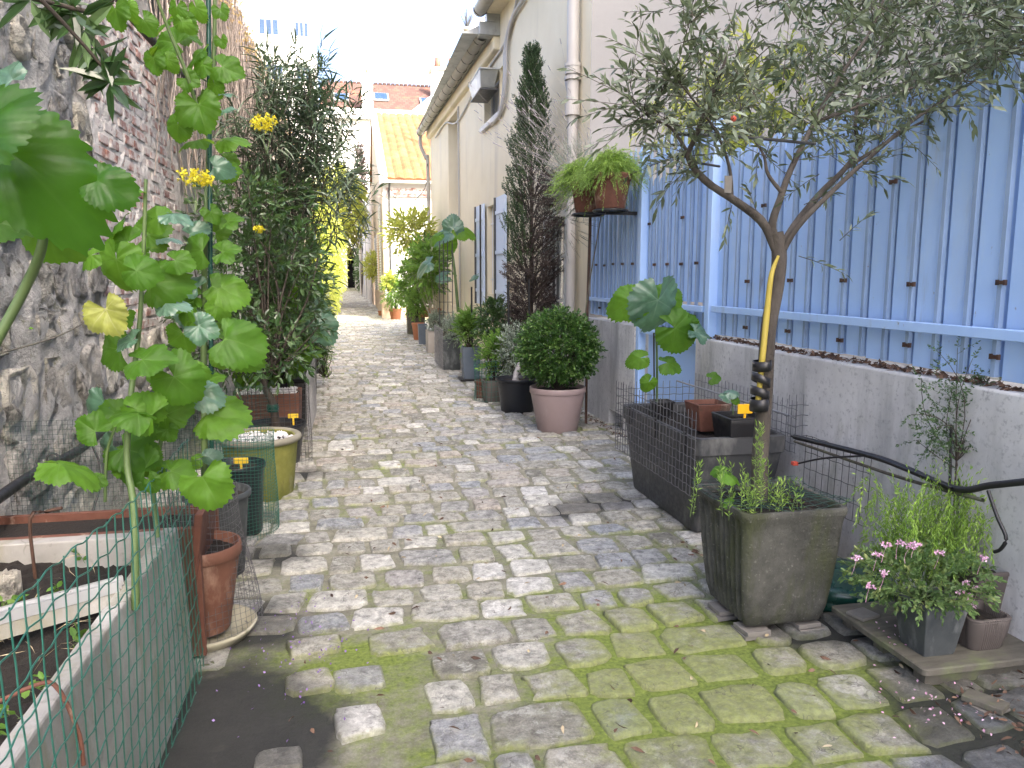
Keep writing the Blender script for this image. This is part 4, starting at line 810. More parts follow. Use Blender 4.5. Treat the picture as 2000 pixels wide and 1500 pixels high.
# ---- right side row
ps = [((1.92, 7.18), .275, .19, .43, 'pinkpot'), ]
t = pot('round_pot', 'large mauve round pot with a thick rim holding the clipped boxwood ball', (1.93, 7.20), .275, .195, .435, 'pinkpot', rim=.012, rimh=.055)
g = Geo(); a = np.linspace(0, 2*math.pi, 20); 
g.tubes(np.array([np.stack([1.93-.232*np.cos(.75)+.0*a+.03*np.cos(a)*.5, 7.20-.232*np.sin(.75)-.03*np.cos(a)*.6, .28+.035*np.sin(a)], 1)]), .003, 5); g.build('embossed_crest', M['pinkpot'], t)
pot('round_tub', 'dark navy round tub with driftwood beside the mauve pot', (1.76, 8.30), .245, .18, .385, 'navy', rim=.03, rimh=.03)
g = Geo(); g.tubes(spline([(1.70, 8.15, .33), (1.73, 8.2, .44), (1.80, 8.27, .56), (1.82, 8.3, .62)], 10)[None], np.array([.03, .035, .03, .032, .036, .034, .03, .025, .02, .008])[None], 9); g.V[0] += RG.normal(size=g.V[0].shape)*.006
M['drift'] = surf('grey_driftwood', (.24, .23, .22), (.40, .38, .37), 8, .85, .5, 40, .005, stretch=(1, 1, 4)); tag(g.build('driftwood', M['drift'], smooth=True), 'grey driftwood piece standing in the navy tub', 'driftwood')
sqpot('square_pot', 'dark brown pot inside a green wire cage left of the navy tub', (1.62, 9.05), .27, .22, .27, 'ribbed', rc=.5)
pot('round_pot', 'small orange-brown pot behind green wire left of the navy tub', (1.50, 9.25), .08, .06, .24, 'oldterra')
cage('green wire cage around the dark brown pot', 'gwire', lambda g: wire_ring(g, (1.6, 9.1), .2, .2, .02, .50, 22, 9, .0022), None)
sqpot('square_pot', 'tall square blue-grey pot with a bright grassy plant', (1.63, 10.95), .28, .22, .50, 'bluegrey', rc=.12)
g = Geo(); g.box((1.63, 10.95, .03), (.34, .34, .03)); tag(g.build('plant_saucer', M['black']), 'black square saucer under the tall blue-grey pot', 'saucer')
sqpot('crate_planter', 'long dark ribbed planter with wire in front, beyond the blue-grey pot', (1.52, 12.55), .30, .27, .50, 'slate', ratio=2.2, rc=.08, cat='planter')
cage('grey wire sheet fixed to the front of the dark ribbed planter', 'galv', lambda g: wire_grid(g, (1.34, 11.9, .05), (0, 1, 0), (0, 0, 1), 16, 9, .08, .07, .0035, 0), None)
pot('round_pot', 'small faded pink-brown pot beyond the dark ribbed planter', (1.56, 13.75), .11, .08, .36, 'oldterra')
sqpot('box_planter', 'tall taupe box planter with white flowering plant', (1.55, 15.3), .30, .30, .44, 'taupe', ratio=1.7, rc=.03, cat='planter')
sqpot('square_pot', 'narrow blue-grey pot beyond the taupe box', (1.47, 17.1), .2, .16, .46, 'bluegrey')
pot('round_pot', 'orange terracotta pot in front of the wooden box', (1.46, 18.2), .15, .10, .42, 'orange', rimh=.06)
t = sqpot('wooden_planter', 'square timber planter box below the long terracotta trough', (1.57, 20.3), .46, .44, .70, 'wood', rc=.03, cat='planter')
sqpot('terracotta_trough', 'long terracotta trough set on top of the timber box', (1.95, 19.6, .48), .30, .26, .22, 'orange', ratio=2.6, rc=.05, cat='planter', rz=math.pi/2)
pot('round_pot', 'bright orange pot at the corner of the white house', (1.42, 27.35), .23, .16, .38, 'orange', rimh=.07)
pot('round_pot', 'small orange pot at the foot of the peach wall down the lane', (1.0, 29.9), .12, .09, .2, 'orange')
# hanging pots on a bracket
HP = [((2.27, 6.70, 2.10), .185, .13, .30, 'oldterra', 'octagonal brown hanging pot of the asparagus fern nearest the blue fence'), ((2.20, 7.15, 2.10), .17, .12, .28, 'oldterra', 'brown hanging pot half hidden in fern foliage, farther from the viewer')]
for c, rt, rb, h, mt, lab in HP: pot('hanging_pot', lab, c, rt, rb, h, mt, rimh=.06, n=16)
t = thing('pot_bracket', 'black metal bracket and pole carrying the two hanging pots', 'bracket', (2.4, 7.0, 0)); g = Geo()
for (x, y) in ((2.27, 6.70), (2.20, 7.15)):
    a = np.linspace(0, 2*math.pi, 21); g.tubes(np.stack([x+.15*np.cos(a), y+.15*np.sin(a), 2.08+0*a], 1)[None], .012, 5); g.box((x, y, 2.09), (.28, .02, .012)); g.box((x, y, 2.09), (.02, .28, .012))
g.box((2.42, 6.85, 2.075), (.3, .05, .03)); g.build('rings', M['black'], t, kind='stuff'); g = Geo(); g.tubes(np.array([[(2.30, 7.45, 0), (2.30, 7.45, 1.2), (2.30, 7.40, 2.08)]]), .014, 8); g.build('pole', M['rust'], t)
tube_obj('support_wire', [(2.30, 7.05, 2.07), (2.22, 7.2, 1.3), (2.18, 7.3, .5)], .006, M['wood'], t, 8)
# ---- left planter
t = thing('concrete_planter', 'large weathered concrete trough planter in the left foreground', 'planter', (-1.05, 2.2, 0)); X0, X1, Y0, Y1, ZT = -1.42, -.66, .9, 2.93, .585
g = Geo()
g.add([(X1-.03, Y0, 0), (X1+.03, Y0, 0), (X1+.03, Y1, 0), (X1-.03, Y1, 0), (X1-.05, Y0, ZT), (X1, Y0, ZT), (X1, Y1, ZT), (X1-.05, Y1, ZT)], [(0, 3, 2, 1), (4, 5, 6, 7), (0, 1, 5, 4), (1, 2, 6, 5), (2, 3, 7, 6), (3, 0, 4, 7)])
g.build('side_wall', M['conc_pl'], t, bev=.008)
g = Geo(); g.box(((X0+X1-.05)/2, Y1-.03, ZT/2-.01), (X1-X0-.052, .06, ZT-.0)); g.build('end_wall', M['conc_pl'], t, bev=.006)
g = Geo(); g.box((X0, (Y0+Y1)/2-.03, ZT/2-.01), (.06, Y1-Y0, ZT-.03)); g.build('back_wall', M['conc_pl'], t)
g = Geo(); xs = np.linspace(X0+.02, X1-.045, 26); ys = np.linspace(Y0, Y1-.05, 60); X, Y = np.meshgrid(xs, ys, indexing='ij'); Z = .49+.02*np.sin(X*9)*np.sin(Y*7)+RG.normal(size=X.shape)*.008
ny = len(ys); i = np.arange(len(xs)-1)[:, None]*ny+np.arange(ny-1)[None]; g.add(np.stack([X, Y, Z], -1).reshape(-1, 3), np.stack([i, i+ny, i+ny+1, i+1], -1).reshape(-1, 4)); g.build('soil', M['soil'], t, smooth=True)
t = thing('aluminium_rail', 'pale aluminium rail lying across the left concrete planter', 'rail', (-.9, 2.3, .58)); g = Geo(); p, q = Vector((-1.38, 2.02, .56)), Vector((-.70, 2.36, .60)); d = q-p; Mx = d.to_track_quat('X', 'Z').to_matrix()
for dy, dz, h in ((-.022, 0, .03), (0, -.004, .02), (.022, 0, .03)): g.box((p+q)/2+Vector((0, dy, dz)), (d.length, .014, h), M=Mx)
g.build('profile', M['alu'], t, kind='stuff'); g = Geo(); g.box((p+q)/2-Vector((0, .01, .035)), (d.length, .03, .05), M=Mx); g.build('lower_flange', M['conc_pl'], t)
t = thing('terracotta_trough', 'old terracotta trough behind the left concrete planter', 'planter', (-1.1, 3.2, 0)); g = Geo(); g.box((-1.06, 3.05, .28), (.9, .03, .52)); g.box((-1.06, 3.45, .26), (.9, .03, .50)); g.build('long_sides', M['oldterra'], t)
g = Geo(); V = [(-.67, 3.02, .0), (-.59, 3.02, .60), (-.60, 3.42, .58), (-.67, 3.42, 0)]; g.add([(x, y, z) for x, y, z in V]+[(x-.03, y, z) for x, y, z in V], [(0, 1, 2, 3), (7, 6, 5, 4), (0, 4, 5, 1), (1, 5, 6, 2), (2, 6, 7, 3)]); g.build('end_panel', M['oldterra'], t, bev=.006)
g = Geo(); g.box((-1.08, 3.25, .46), (.86, .38, .04)); g.build('soil', M['soil'], t)
gm = Geo(); wire_grid(gm, (-.615, 1.1, .0), (0, 1, 0), (0, 0, 1), 30, 12, .0625, .075, .0020, .005, 5, over=0, sag=lambda P: P+np.stack([.010*np.sin(P[..., 1]*5+P[..., 2]*4), 0*P[..., 0], .012*np.sin(P[..., 1]*4+1)*(P[..., 2]/.9)], -1))
tag(gm.build('wire_mesh', M['gwire'], smooth=True), 'green coated wire mesh leaning on the side of the left concrete planter', 'wire mesh')
gm = Geo(); wire_grid(gm, (-1.44, 3.5, .42), (1, 0, 0), (0, 0, 1), 38, 24, .02, .02, .0008, 0, 3); tag(gm.build('wire_mesh', M['dwire']), 'fine dark mesh screen behind the left concrete planter', 'wire mesh')
tube_obj('metal_hook', [(-1.08, 2.75, .48), (-1.08, 2.75, .70), (-1.03, 2.75, .72), (-.98, 2.75, .73)], .006, M['rust'], None, 10); tag(bpy.data.objects['metal_hook'], 'rusty bent rod stuck in the soil of the left planter', 'rod')
tube_obj('clamp_hook', [(-.78, 1.72, .595), (-.70, 1.74, .62), (-.66, 1.74, .61), (-.625, 1.74, .50), (-.62, 1.74, .42)], .005, M['oldterra'], None, 14); tag(bpy.data.objects['clamp_hook'], 'rust-red hook clamped over the rim of the left concrete planter', 'hook')
g = Geo(); rock(g, 0, 0, .09, .06, 0, .03, .7); V = g.V[0]; g.V[0] = np.stack([V[:, 1]-1.12, V[:, 2]+2.62, V[:, 0]+.53], 1); tag(g.build('pink_stone', M['rubble'], smooth=True), 'pinkish stone lying on the soil of the left planter', 'stone')
# pots along the left
pot('round_pot', 'terracotta pot on a mossy saucer in chicken wire, nearest on the left', (-.655, 3.26, .035), .165, .105, .37, 'terra', rim=.015, rimh=.05, saucer=.205)
cage('grey chicken wire wrapped round the nearest terracotta pot', 'dgalv', lambda g: wire_ring(g, (-.64, 3.33), .205, .13, .03, .62, 44, 24, .0010, 3, wob=.012), None)
pot('round_pot', 'tall grey plastic pot behind the terracotta pot on the left', (-.70, 3.95), .165, .115, .44, 'slate', rim=.022, rimh=.03)
pot('round_pot', 'blue-black pot with yellow label inside the green mesh cylinder', (-.70, 4.62), .165, .13, .42, 'navy', rim=.02, rimh=.03)
cage('green fine mesh cylinder around the blue-black pot', 'gwire', lambda g: wire_ring(g, (-.68, 4.62), .20, .20, .0, .60, 60, 30, .0013, 3, wob=.006), None)
cage('looser green mesh standing behind the mesh cylinder', 'dwire', lambda g: wire_grid(g, (-1.2, 5.0, .25), (.98, .18, 0), (0, 0, 1), 26, 22, .025, .025, .0012, .0, 3), None)
t = pot('round_pot', 'wide algae-green pot with thick cement rim and white gravel', (-.66, 5.42), .265, .205, .42, 'mosspot', roll=True, gravel=260)
g = Geo(); a = np.linspace(0, 2*math.pi, 41); g.tubes(np.stack([-.66+.255*np.cos(a), 5.42+.255*np.sin(a), .405+0*a], 1)[None], .024, 10); g.build('rim', M['cement'], t, smooth=True)
pot('round_pot', 'black round pot with yellow T-label behind the algae-green pot', (-.64, 6.32), .235, .17, .34, 'navy', rim=.02, rimh=.03)
cage('dark chain mesh hanging on the side of the black round pot', 'steel', lambda g: wire_ring(g, (-.62, 6.32), .25, .25, .0, .62, 34, 14, .0015, 3), None)
t = sqpot('terracotta_trough', 'rectangular terracotta trough filled with white gravel behind the black pot', (-.78, 7.2), .56, .52, .47, 'terra', ratio=.7, rc=.05, cat='planter')
g = Geo()
for q in range(200): s = RG.uniform(.015, .03); g.box((-.78+RG.uniform(-.24, .24), 7.2+RG.uniform(-.16, .16), .455+RG.random()*.02), (s*1.4, s, s), M=Matrix.Rotation(RG.random()*3, 3, Vector(rdirs(1)[0])), taper=.6)
g.build('white_gravel', M['gravel'], t, kind='stuff')
def chain(g, o, u, Lu, Lv, p, r):
    o, u = np.array(o), np.array(u); n = int(Lu/p)*1
    for k in range(n+int(Lv/p)):
        for sgn in (1, -1):
            z = np.linspace(0, Lv, 12); x = k*p+sgn*z*.6-(0 if sgn > 0 else -Lv*.0)-(Lv*.6 if sgn > 0 else 0); ok = (x > 0) & (x < Lu)
            if ok.sum() > 2: x, z = x[ok], z[ok]; xi = np.linspace(x[0], x[-1], 6); zi = np.linspace(z[0], z[-1], 6); g.tubes((o+u*xi[:, None]+np.array([0, 0, 1])*zi[:, None])[None], r, 4)
cage('galvanised chain-link mesh bent along the left row of pots', 'galv', lambda g: chain(g, (-.44, 7.0, .02), (.0, 1, 0), 1.7, .62, .06, .0022), None)
sqpot('square_pot', 'tall dark square pot at the far end of the chain-link mesh', (-.62, 9.9), .27, .24, .58, 'slate', rc=.06)
sqpot('square_pot', 'black square pot within the chain-link mesh', (-.66, 7.9), .34, .30, .46, 'black', rc=.06)
pot('round_pot', 'small grey pot beyond the dark square pot on the left', (-.66, 12.3), .2, .15, .45, 'slate')
sqpot('box_planter', 'pale stone box planter under the small-leaved shrub on the left', (-.75, 15), .45, .42, .5, 'taupe', cat='planter', ratio=2)
for (x, y, z, lab) in ((-.66, 4.52, .455, 'yellow label in the blue-black pot of the mesh cylinder'), (-.50, 6.25, .40, 'yellow T-shaped label in the black round pot')):
    g = Geo(); g.box((x, y, z), (.08, .006, .035)); g.box((x, y, z-.045), (.014, .006, .06)); tag(g.build('plant_label', M['yellow'], bev=.003), lab, 'plant label')
# ---- pipes and hoses
PI = thing('black_pipe', 'black water pipe clamped along the foot of the left wall', 'pipe', (-1.44, 5, .65))
g_ = tube_obj('pipe', [(-1.40, 2.6, .60), (-1.40, 3.56, .64), (-1.41, 4.26, .615), (-1.42, 5.2, .67), (-1.42, 6.16, .68), (-1.42, 7.6, .7)], .024, M['black'], PI, 30, 10)
for y in (3.9, 4.6, 5.6): g = Geo(); a = np.linspace(0, 6.283, 13); g.tubes(np.stack([-1.41+.028*np.cos(a), y+0*a, .635+.028*np.sin(a)+.01], 1)[None], .006, 5); g.build('clip', M['steel'], PI)
tube_obj('thin_hose', [(-1.38, 4.35, .62), (-1.33, 4.3, .45), (-1.36, 4.1, .2), (-1.3, 4.0, .05)], .006, M['black'], PI, 14)
tube_obj('slack_wire', [(-1.44, 3.3, 1.18), (-1.38, 4.0, 1.22), (-1.40, 4.8, 1.30), (-1.42, 5.6, 1.32)], .004, M['wood'], None, 14); tag(bpy.data.objects['slack_wire'], 'thin pale wire strung along the left rubble wall', 'wire')
HO = thing('irrigation_hose', 'black irrigation hose strung from the trough past the grey low wall', 'hose', (2.4, 3.3, .6))
hp = [atX(1552, 853, 2.36), atX(1700, 890, 2.36), atX(1770, 915, 2.36), atX(1868, 955, 2.34), atX(1935, 948, 2.36), atX(2010, 940, 2.38)]
tube_obj('hose', hp, .014, M['black'], HO, 30, 10); tube_obj('thin_hose', [h-Vector((.02, 0, -.004)) for h in hp[:4]], .006, M['black'], HO, 20)
tube_obj('connector_hose', [atX(1560, 905, 2.34), atX(1610, 895, 2.33), atX(1690, 890, 2.34)], .005, M['black'], HO, 12)
g = Geo(); c = atX(1552, 905, 2.34); g.box(c, (.03, .03, .022)); g.build('red_connector', M['redplastic'], HO, bev=.004)
tube_obj('loop', [atX(1930, 958, 2.34), atX(1948, 1010, 2.33), atX(1965, 1050, 2.33), atX(1955, 1072, 2.33), atX(1942, 1078, 2.33)], .007, M['black'], HO, 18)
tube_obj('terracotta_rod', [atX(1552, 862, 2.40), atX(1750, 930, 2.38), atX(1920, 977, 2.34)], .008, M['wood'], None, 10); tag(bpy.data.objects['terracotta_rod'], 'brownish rod running just under the irrigation hose', 'rod')
# ---- pallet corner at bottom right
t = thing('timber_platform', 'mossy wooden platform board carrying pots at bottom right', 'platform', (2.2, 2.5, 0)); Z = .1
g = Geo(); g.sqlathe((2.24, 2.52, Z-.03), [(.001, 0), (.262, 0), (.27, .006), (.27, .026), (.264, .03), (.001, .03)], 4, .07, 1.05); g.build('board', M['wood'], t)
for y in (2.32, 2.55, 2.75): g = Geo(); g.box((2.25, y, .035), (.46, .06, .06)); g.build('runner', M['wood'], t)
g = Geo(); g.box((2.04, 2.68, .107), (.10, .085, .012), rz=.25); tag(g.build('loose_tile', M['tile'], bev=.002), 'small speckled square tile on the corner of the wooden platform', 'tile')
g = Geo(); g.box((2.12, 2.12, .03), (.075, .13, .022), rz=.5); tag(g.build('wood_block', M['wood'], bev=.003), 'short mossy plank end on the ground before the platform', 'plank')
g = Geo(); g.box((2.13, 2.11, .012), (.11, .08, .01), rz=.2); tag(g.build('broken_tile', M['tile'], bev=.001), 'white tile under the short plank end', 'tile')
sqpot('slate_pot', 'tapered slate-grey square pot with pink flowers', (2.10, 2.385, .1), .185, .13, .205, 'slate', rc=.06)
sqpot('ribbed_pot', 'ribbed taupe rounded pot beside the slate-grey pot', (2.315, 2.39, .1), .185, .14, .13, 'ribbed', rc=.45, rib=10, bow=.004)
sqpot('square_planter', 'larger taupe square planter at the right edge', (2.52, 2.60, .1), .30, .22, .24, 'ribbed', rc=.1, cat='planter')
t = thing('green_drum', 'dark green round plastic tub lid behind the platform', 'tub', (2.20, 3.06, 0)); g = Geo(); g.lathe((2.21, 3.08, 0), [(.01, 0), (.235, 0), (.24, .05), (.235, .055), (.24, .06), (.24, .10), (.232, .108), (.2, .118), (.1, .128), (.001, .13)], 48); g.build('tub', M['drum'], t, smooth=True)
# ================================================================ plants
def P3(v): return np.array(tuple(v))
M['olive'] = leafmat('olive_leaf', [(.03, .045, .02), (.065, .088, .045), (.13, .165, .095), (.32, .36, .29)], .42, .16, (.30, .36, .16), spec=.5)
M['bark'] = surf('grey_brown_bark', (0.0425, 0.035, 0.0275), (0.095, 0.0825, 0.07), 14, .9, .8, 40, .01, stretch=(1, 1, .3))
M['box'] = leafmat('boxwood_leaf', [(.010, .035, .008), (.025, .075, .014), (.055, .14, .025), (.20, .32, .08)], .35, .2, (.25, .45, .08), spec=.5)
M['citrus'] = leafmat('dark_glossy_leaf', [(.010, .028, .010), (.022, .055, .018), (.045, .10, .03), (.13, .2, .09)], .3, .2, (.25, .42, .08), spec=.6)
M['oleander'] = leafmat('oleander_leaf', [(.02, .04, .02), (.04, .07, .035), (.075, .12, .06), (.17, .21, .15)], .4, .12, (.2, .3, .12), spec=.5)
M['lime'] = leafmat('yellow_green_leaf', [(.16, .23, .035), (.29, .35, .05), (.42, .46, .08), (.52, .53, .14)], .5, .36, (.7, .72, .16))
M['fresh'] = leafmat('fresh_green_leaf', [(.035, .10, .015), (.07, .165, .025), (.12, .24, .04), (.22, .34, .075)], .45, .3, (.45, .7, .12))
M['fern'] = leafmat('asparagus_fern_leaf', [(.08, .16, .022), (.14, .25, .035), (.21, .34, .055), (.32, .43, .10)], .5, .3, (.6, .8, .2))
M['cypress'] = leafmat('cypress_scale', [(.012, .03, .014), (.025, .055, .022), (.05, .09, .035), (.09, .14, .06)], .6, .1, (.2, .3, .1))
M['deadtwig'] = leafmat('dry_brown_scale', [(.04, .03, .028), (.08, .06, .055), (.13, .10, .09)], .8, 0)
M['sage'] = leafmat('grey_green_leaf', [(.10, .14, .10), (.18, .23, .17), (.28, .33, .27), (.4, .45, .4)], .6, .2, (.4, .5, .3))
M['stemgreen'] = surf('green_stem', (0.05625, 0.105, 0.03), (0.1125, 0.165, 0.05625), 8, .55, .1, 40, .002)
M['stemdark'] = surf('dark_twig', (0.03, 0.024, 0.018), (0.066, 0.051, 0.039), 12, .85, .3, 50, .003)
M['stempale'] = surf('pale_bark', (.30, .27, .20), (.42, .38, .30), 10, .8, .3, 40, .004)
M['lavstem'] = surf('dry_lavender_stem', (.22, .20, .20), (.38, .35, .36), 10, .8, .1, 40, .002)
M['flowerpink'] = leafmat('pink_petal', [(.55, .25, .42), (.75, .45, .62), (.85, .68, .78)], .6, .3, (.9, .6, .8))
M['floweryellow'] = leafmat('yellow_petal', [(.55, .46, .01), (.66, .58, .02), (.72, .68, .08)], .5, .3, (.9, .8, .1))
M['flowerpurple'] = leafmat('purple_petal', [(.12, .06, .25), (.25, .15, .42), (.40, .28, .58)], .6, .2, (.5, .3, .7))
M['mallow'] = leafmat('large_mallow_leaf', [(.03, .09, .010), (.055, .14, .014), (.085, .19, .02)], .5, .36, (.38, .68, .04), vein=(.12, .22, .05), spec=.25)
M['bluemallow'] = leafmat('bluish_leaf', [(.045, .11, .065), (.075, .155, .10), (.12, .21, .155)], .35, .2, (.3, .5, .2), vein=(.17, .26, .19), spec=.6)
M['agedleaf'] = leafmat('yellowing_leaf', [(.22, .26, .04), (.34, .36, .08), (.45, .42, .16)], .5, .3, (.7, .65, .2), vein=(.5, .48, .25))
def plant(name, label, cat, fol, stem, fm, sm, loc, group=None, foliage='foliage'):
    t = thing(name, label, cat, tuple(loc), group)
    if fol.n: fol.build(foliage, M[fm], t, kind='stuff', smooth=False)
    if stem is not None and stem.n: stem.build('stems', M[sm], t, smooth=True, kind='stuff')
    return t
def stems_to(g, root, tips, r=.01, k=6, wob=.03, n=5):
    tips = np.asarray(tips); N = len(tips); t = np.linspace(0, 1, k)[None, :, None]; root = np.asarray(root, float)
    root = root[None].repeat(N, 0) if root.ndim == 1 else root
    P = root[:, None]*(1-t)+tips[:, None]*t; mid = np.sin(t*math.pi)*RG.normal(size=(N, 1, 3))*wob; P = P+mid; P[:, :, 2] += (t*(1-t))[:, :, 0]*wob
    g.tubes(P, np.linspace(r, r*.4, k)[None].repeat(N, 0), n)
# --- olive tree
OY = 2.94
t = thing('olive_tree', 'olive tree with three branches and silvery crown over the blue fence', 'tree', (1.76, OY, .5))
def op(x, y, dy=0): return P3(atY(x, y, OY+dy))
trunk = [op(1482, 1000), op(1484, 900), op(1493, 780), op(1500, 650), op(1516, 560), op(1522, 500), op(1515, 455)]
TR = Geo(); TR.tubes(spline(trunk, 30)[None], np.interp(np.linspace(0, 1, 30), [0, .3, .7, .9, 1], [.036, .033, .031, .030, .031])[None], 12)
br = [[op(1517, 490), op(1490, 435), op(1440, 395, -.05), op(1380, 355, -.12), op(1345, 310, -.15), op(1352, 280, -.15), op(1385, 200, -.2), op(1420, 110, -.25)],
      [op(1519, 480), op(1508, 440), op(1525, 385), op(1545, 330, .05), op(1590, 240, .1), op(1640, 150, .15), op(1700, 60, .2), op(1740, -40, .2)],
      [op(1521, 500), op(1545, 450), op(1600, 380, .1), op(1650, 330, .15), op(1678, 285, .2), op(1670, 240, .2), op(1690, 150, .3), op(1760, 30, .3)],
      [op(1521, 505), op(1560, 440, -.05), op(1640, 360, -.08), op(1690, 315, -.08), op(1790, 230, -.12), op(1900, 160, -.15), op(2030, 60, -.2)],
      [op(1530, 380), op(1500, 340), op(1490, 300, .1), op(1450, 230, .2), op(1440, 140, .3)],
      [op(1590, 240, .1), op(1700, 200, .1), op(1850, 150, .1), op(2020, 110, .1)],
      [op(1430, 395, -.05), op(1425, 330, -.1), op(1400, 260, -.2), op(1350, 190, -.3), op(1300, 130, -.35)],
      [op(1345, 300, -.15), op(1310, 250, -.2), op(1270, 230, -.2), op(1225, 190, -.2)],
      [op(1650, 330, .15), op(1760, 260, .2), op(1860, 200, .25), op(1960, 80, .25)]]
bw = [.021, .019, .017, .014, .009, .009, .008, .007, .009]
for b, r in zip(br, bw): TR.tubes(spline(b, 26)[None], np.linspace(r, r*.25, 26)[None], 8)
TR.build('trunk', M['bark'], t, smooth=True)
gl, gs = Geo(), Geo(); O = []; D = []
# twigs along the branches
for b in br:
    S = spline(b, 60); T_ = np.gradient(S, axis=0); k0 = 26
    for k in range(k0, 60):
        for _ in range(1):
            d = unit(T_[k:k+1])[0]*.6+RG.normal(size=3)*.6+np.array([0, 0, .1]); O.append(S[k]); D.append(d)
# twigs filling the crown
n = 1000; px = RG.uniform(1275, 2060, n); lo = np.interp(px, [1200, 1260, 1340, 1450, 1600, 1750, 1880, 2050], [175, 205, 240, 262, 248, 218, 170, 70])
py = lo-RG.random(n)**1.0*(lo+90); hi = np.interp(px, [1200, 1260, 1330, 1400], [150, 60, -20, -100]); ok = (py > hi) & (RG.random(n) < np.interp(px, [1275, 1500, 1700, 2000], [.28, .36, .50, .68])); px, py = px[ok], py[ok]
O += [P3(atY(x, y, OY+random.uniform(-.55, .75))) for x, y in zip(px, py)]
d = RG.normal(size=(len(px), 3))*.55+np.array([.35, -.05, .12]); d[:, 0] += (px-1550)/600.; D += list(d)
O = np.array(O); D = np.array(D)
twigs(gl, gs, O, D, RG.uniform(.14, .28, len(O)), 11, .055, .0135, 'lance', .85, .05, .0018, bend=.03)
for (x, y, dx, dy) in ((1560, 500, 90, 25), (1640, 470, 60, -60), (1430, 400, -15, 60), (1480, 420, -20, -60), (1650, 300, 80, 60), (1745, 250, 90, 70), (1350, 320, -30, 60), (1600, 340, -70, 40), (1570, 400, 60, -30)):
    o = op(x, y, -.02); e = op(x+dx, y+dy, -.06); twigs(gl, gs, [o], [e-o], [np.linalg.norm(e-o)], 11, .05, .012, 'lance', .8, .1, .002)
gl.build('foliage', M['olive'], t, kind='stuff'); gs.build('twigs', M['stemdark'], t, kind='stuff')
SP = [op(1520, 500, -.035), op(1506, 540, -.05), op(1497, 620, -.045), op(1489, 700, -.045), op(1480, 790, -.04)]
tube_obj('foam_pad', SP, [.006, .011, .013, .013, .012], surf('yellow_foam_strip', (0.3312, 0.2592, 0.036), (0.4032, 0.324, 0.0648), 6, .7, .2, 40, .003), t, 24, 8)
for y0, y1, sl2 in ((704, 724, 0.1), (733, 750, -.45), (758, 776, -.4), (777, 802, .1)):
    g = Geo(); c = op(1488-(y0-706)*.08, (y0+y1)/2, -.028); h_ = (y1-y0)/F*1.55; g.lathe(tuple(c), [(.033, -h_), (.0365, -h_), (.037, h_), (.033, h_)], 18, sy=1.25); g.V[0][:, 2] += (g.V[0][:, 0]-c[0])*sl2; g.build('tape', M['black'], t, smooth=True)
tube_obj('brace_bar', [op(1325, 262, -.1), op(1455, 268, -.05), op(1592, 281, 0)], .0065, M['steel'], None, 6); tag(bpy.data.objects['brace_bar'], 'dark metal bar holding the olive branches apart', 'bar')
tube_obj('brace_bar', [op(1350, 316, .0), op(1405, 325, .1)], .005, M['steel'], None, 6); tag(bpy.data.objects['brace_bar.001'], 'short dark bar tied below the olive crown at left', 'bar')
g = Geo(); c = op(1422, 360, -.1); g.box(c, (.03, .003, .065)); tag(g.build('paper_tag', M['tile']), 'pale paper tag hanging from the left olive branch', 'tag')
g = Geo(); c = op(1432, 232, -.1); g.lathe(tuple(c), [(.001, -.012), (.01, -.008), (.014, 0), (.01, .009), (.001, .012)], 12); tag(g.build('red_fruit', M['redplastic'], smooth=True), 'small red bauble among the olive leaves', 'ornament')
# climber behind the fence
def behind(name, label, pts, mat, L, W, up, seed, k=10, shape='lance'):
    gl, gs = Geo(), Geo(); P, d = pts; twigs(gl, gs, P, d, RG.uniform(.15, .3, len(P)), k, L, W, shape, .8, .2, .002); 
    t = plant(name, label, 'shrub', gl, gs, mat, 'stemdark', (3.1, 4, 0)); return t
n = 520; P = np.stack([RG.uniform(2.85, 3.5, n), RG.uniform(2.0, 5.1, n), RG.uniform(1.9, 3.35, n)], 1); behind('hedge', 'dark leafy hedge rising behind the tall blue fence', (P, rdirs(n, .3)), 'oleander', .07, .02, 0, 1, 12)
n = 330; P = np.stack([RG.uniform(2.7, 3.1, n), RG.uniform(4.9, 6.9, n), 2.1+RG.random(n)**1.3*1.0], 1); behind('climbing_shrub', 'yellow-green pointed-leaf shrub spilling over the gate', (P, rdirs(n, .25)), 'lime', .085, .022, 0, 2, 13)
# --- box ball
gl, gs = Geo(), Geo(); c = (1.93, 7.20, .83); n = 2300
P, d = ell(n, c, (.40, .40, .36), .55); bumpy = 1+.07*np.sin(d[:, 0]*9+2)*np.sin(d[:, 2]*8)+.05*np.sin(d[:, 1]*17); P = np.array(c)+(P-np.array(c))*bumpy[:, None]; P = P[P[:, 2] > .42]; d = unit(P-np.array(c))
twigs(gl, gs, P-d*.06, d*1.0+RG.normal(size=P.shape)*.5, .10, 9, .028, .019, 'oval', 1.0, .05, .0012, rb=RG.random(len(P)))
stems_to(gs, (1.93, 7.2, .4), P[::60]*.8+np.array(c)*.2, .012); plant('boxwood_ball', 'clipped round green boxwood bush in the mauve pot', 'bush', gl, gs, 'box', 'stemdark', (1.93, 7.2, .4))
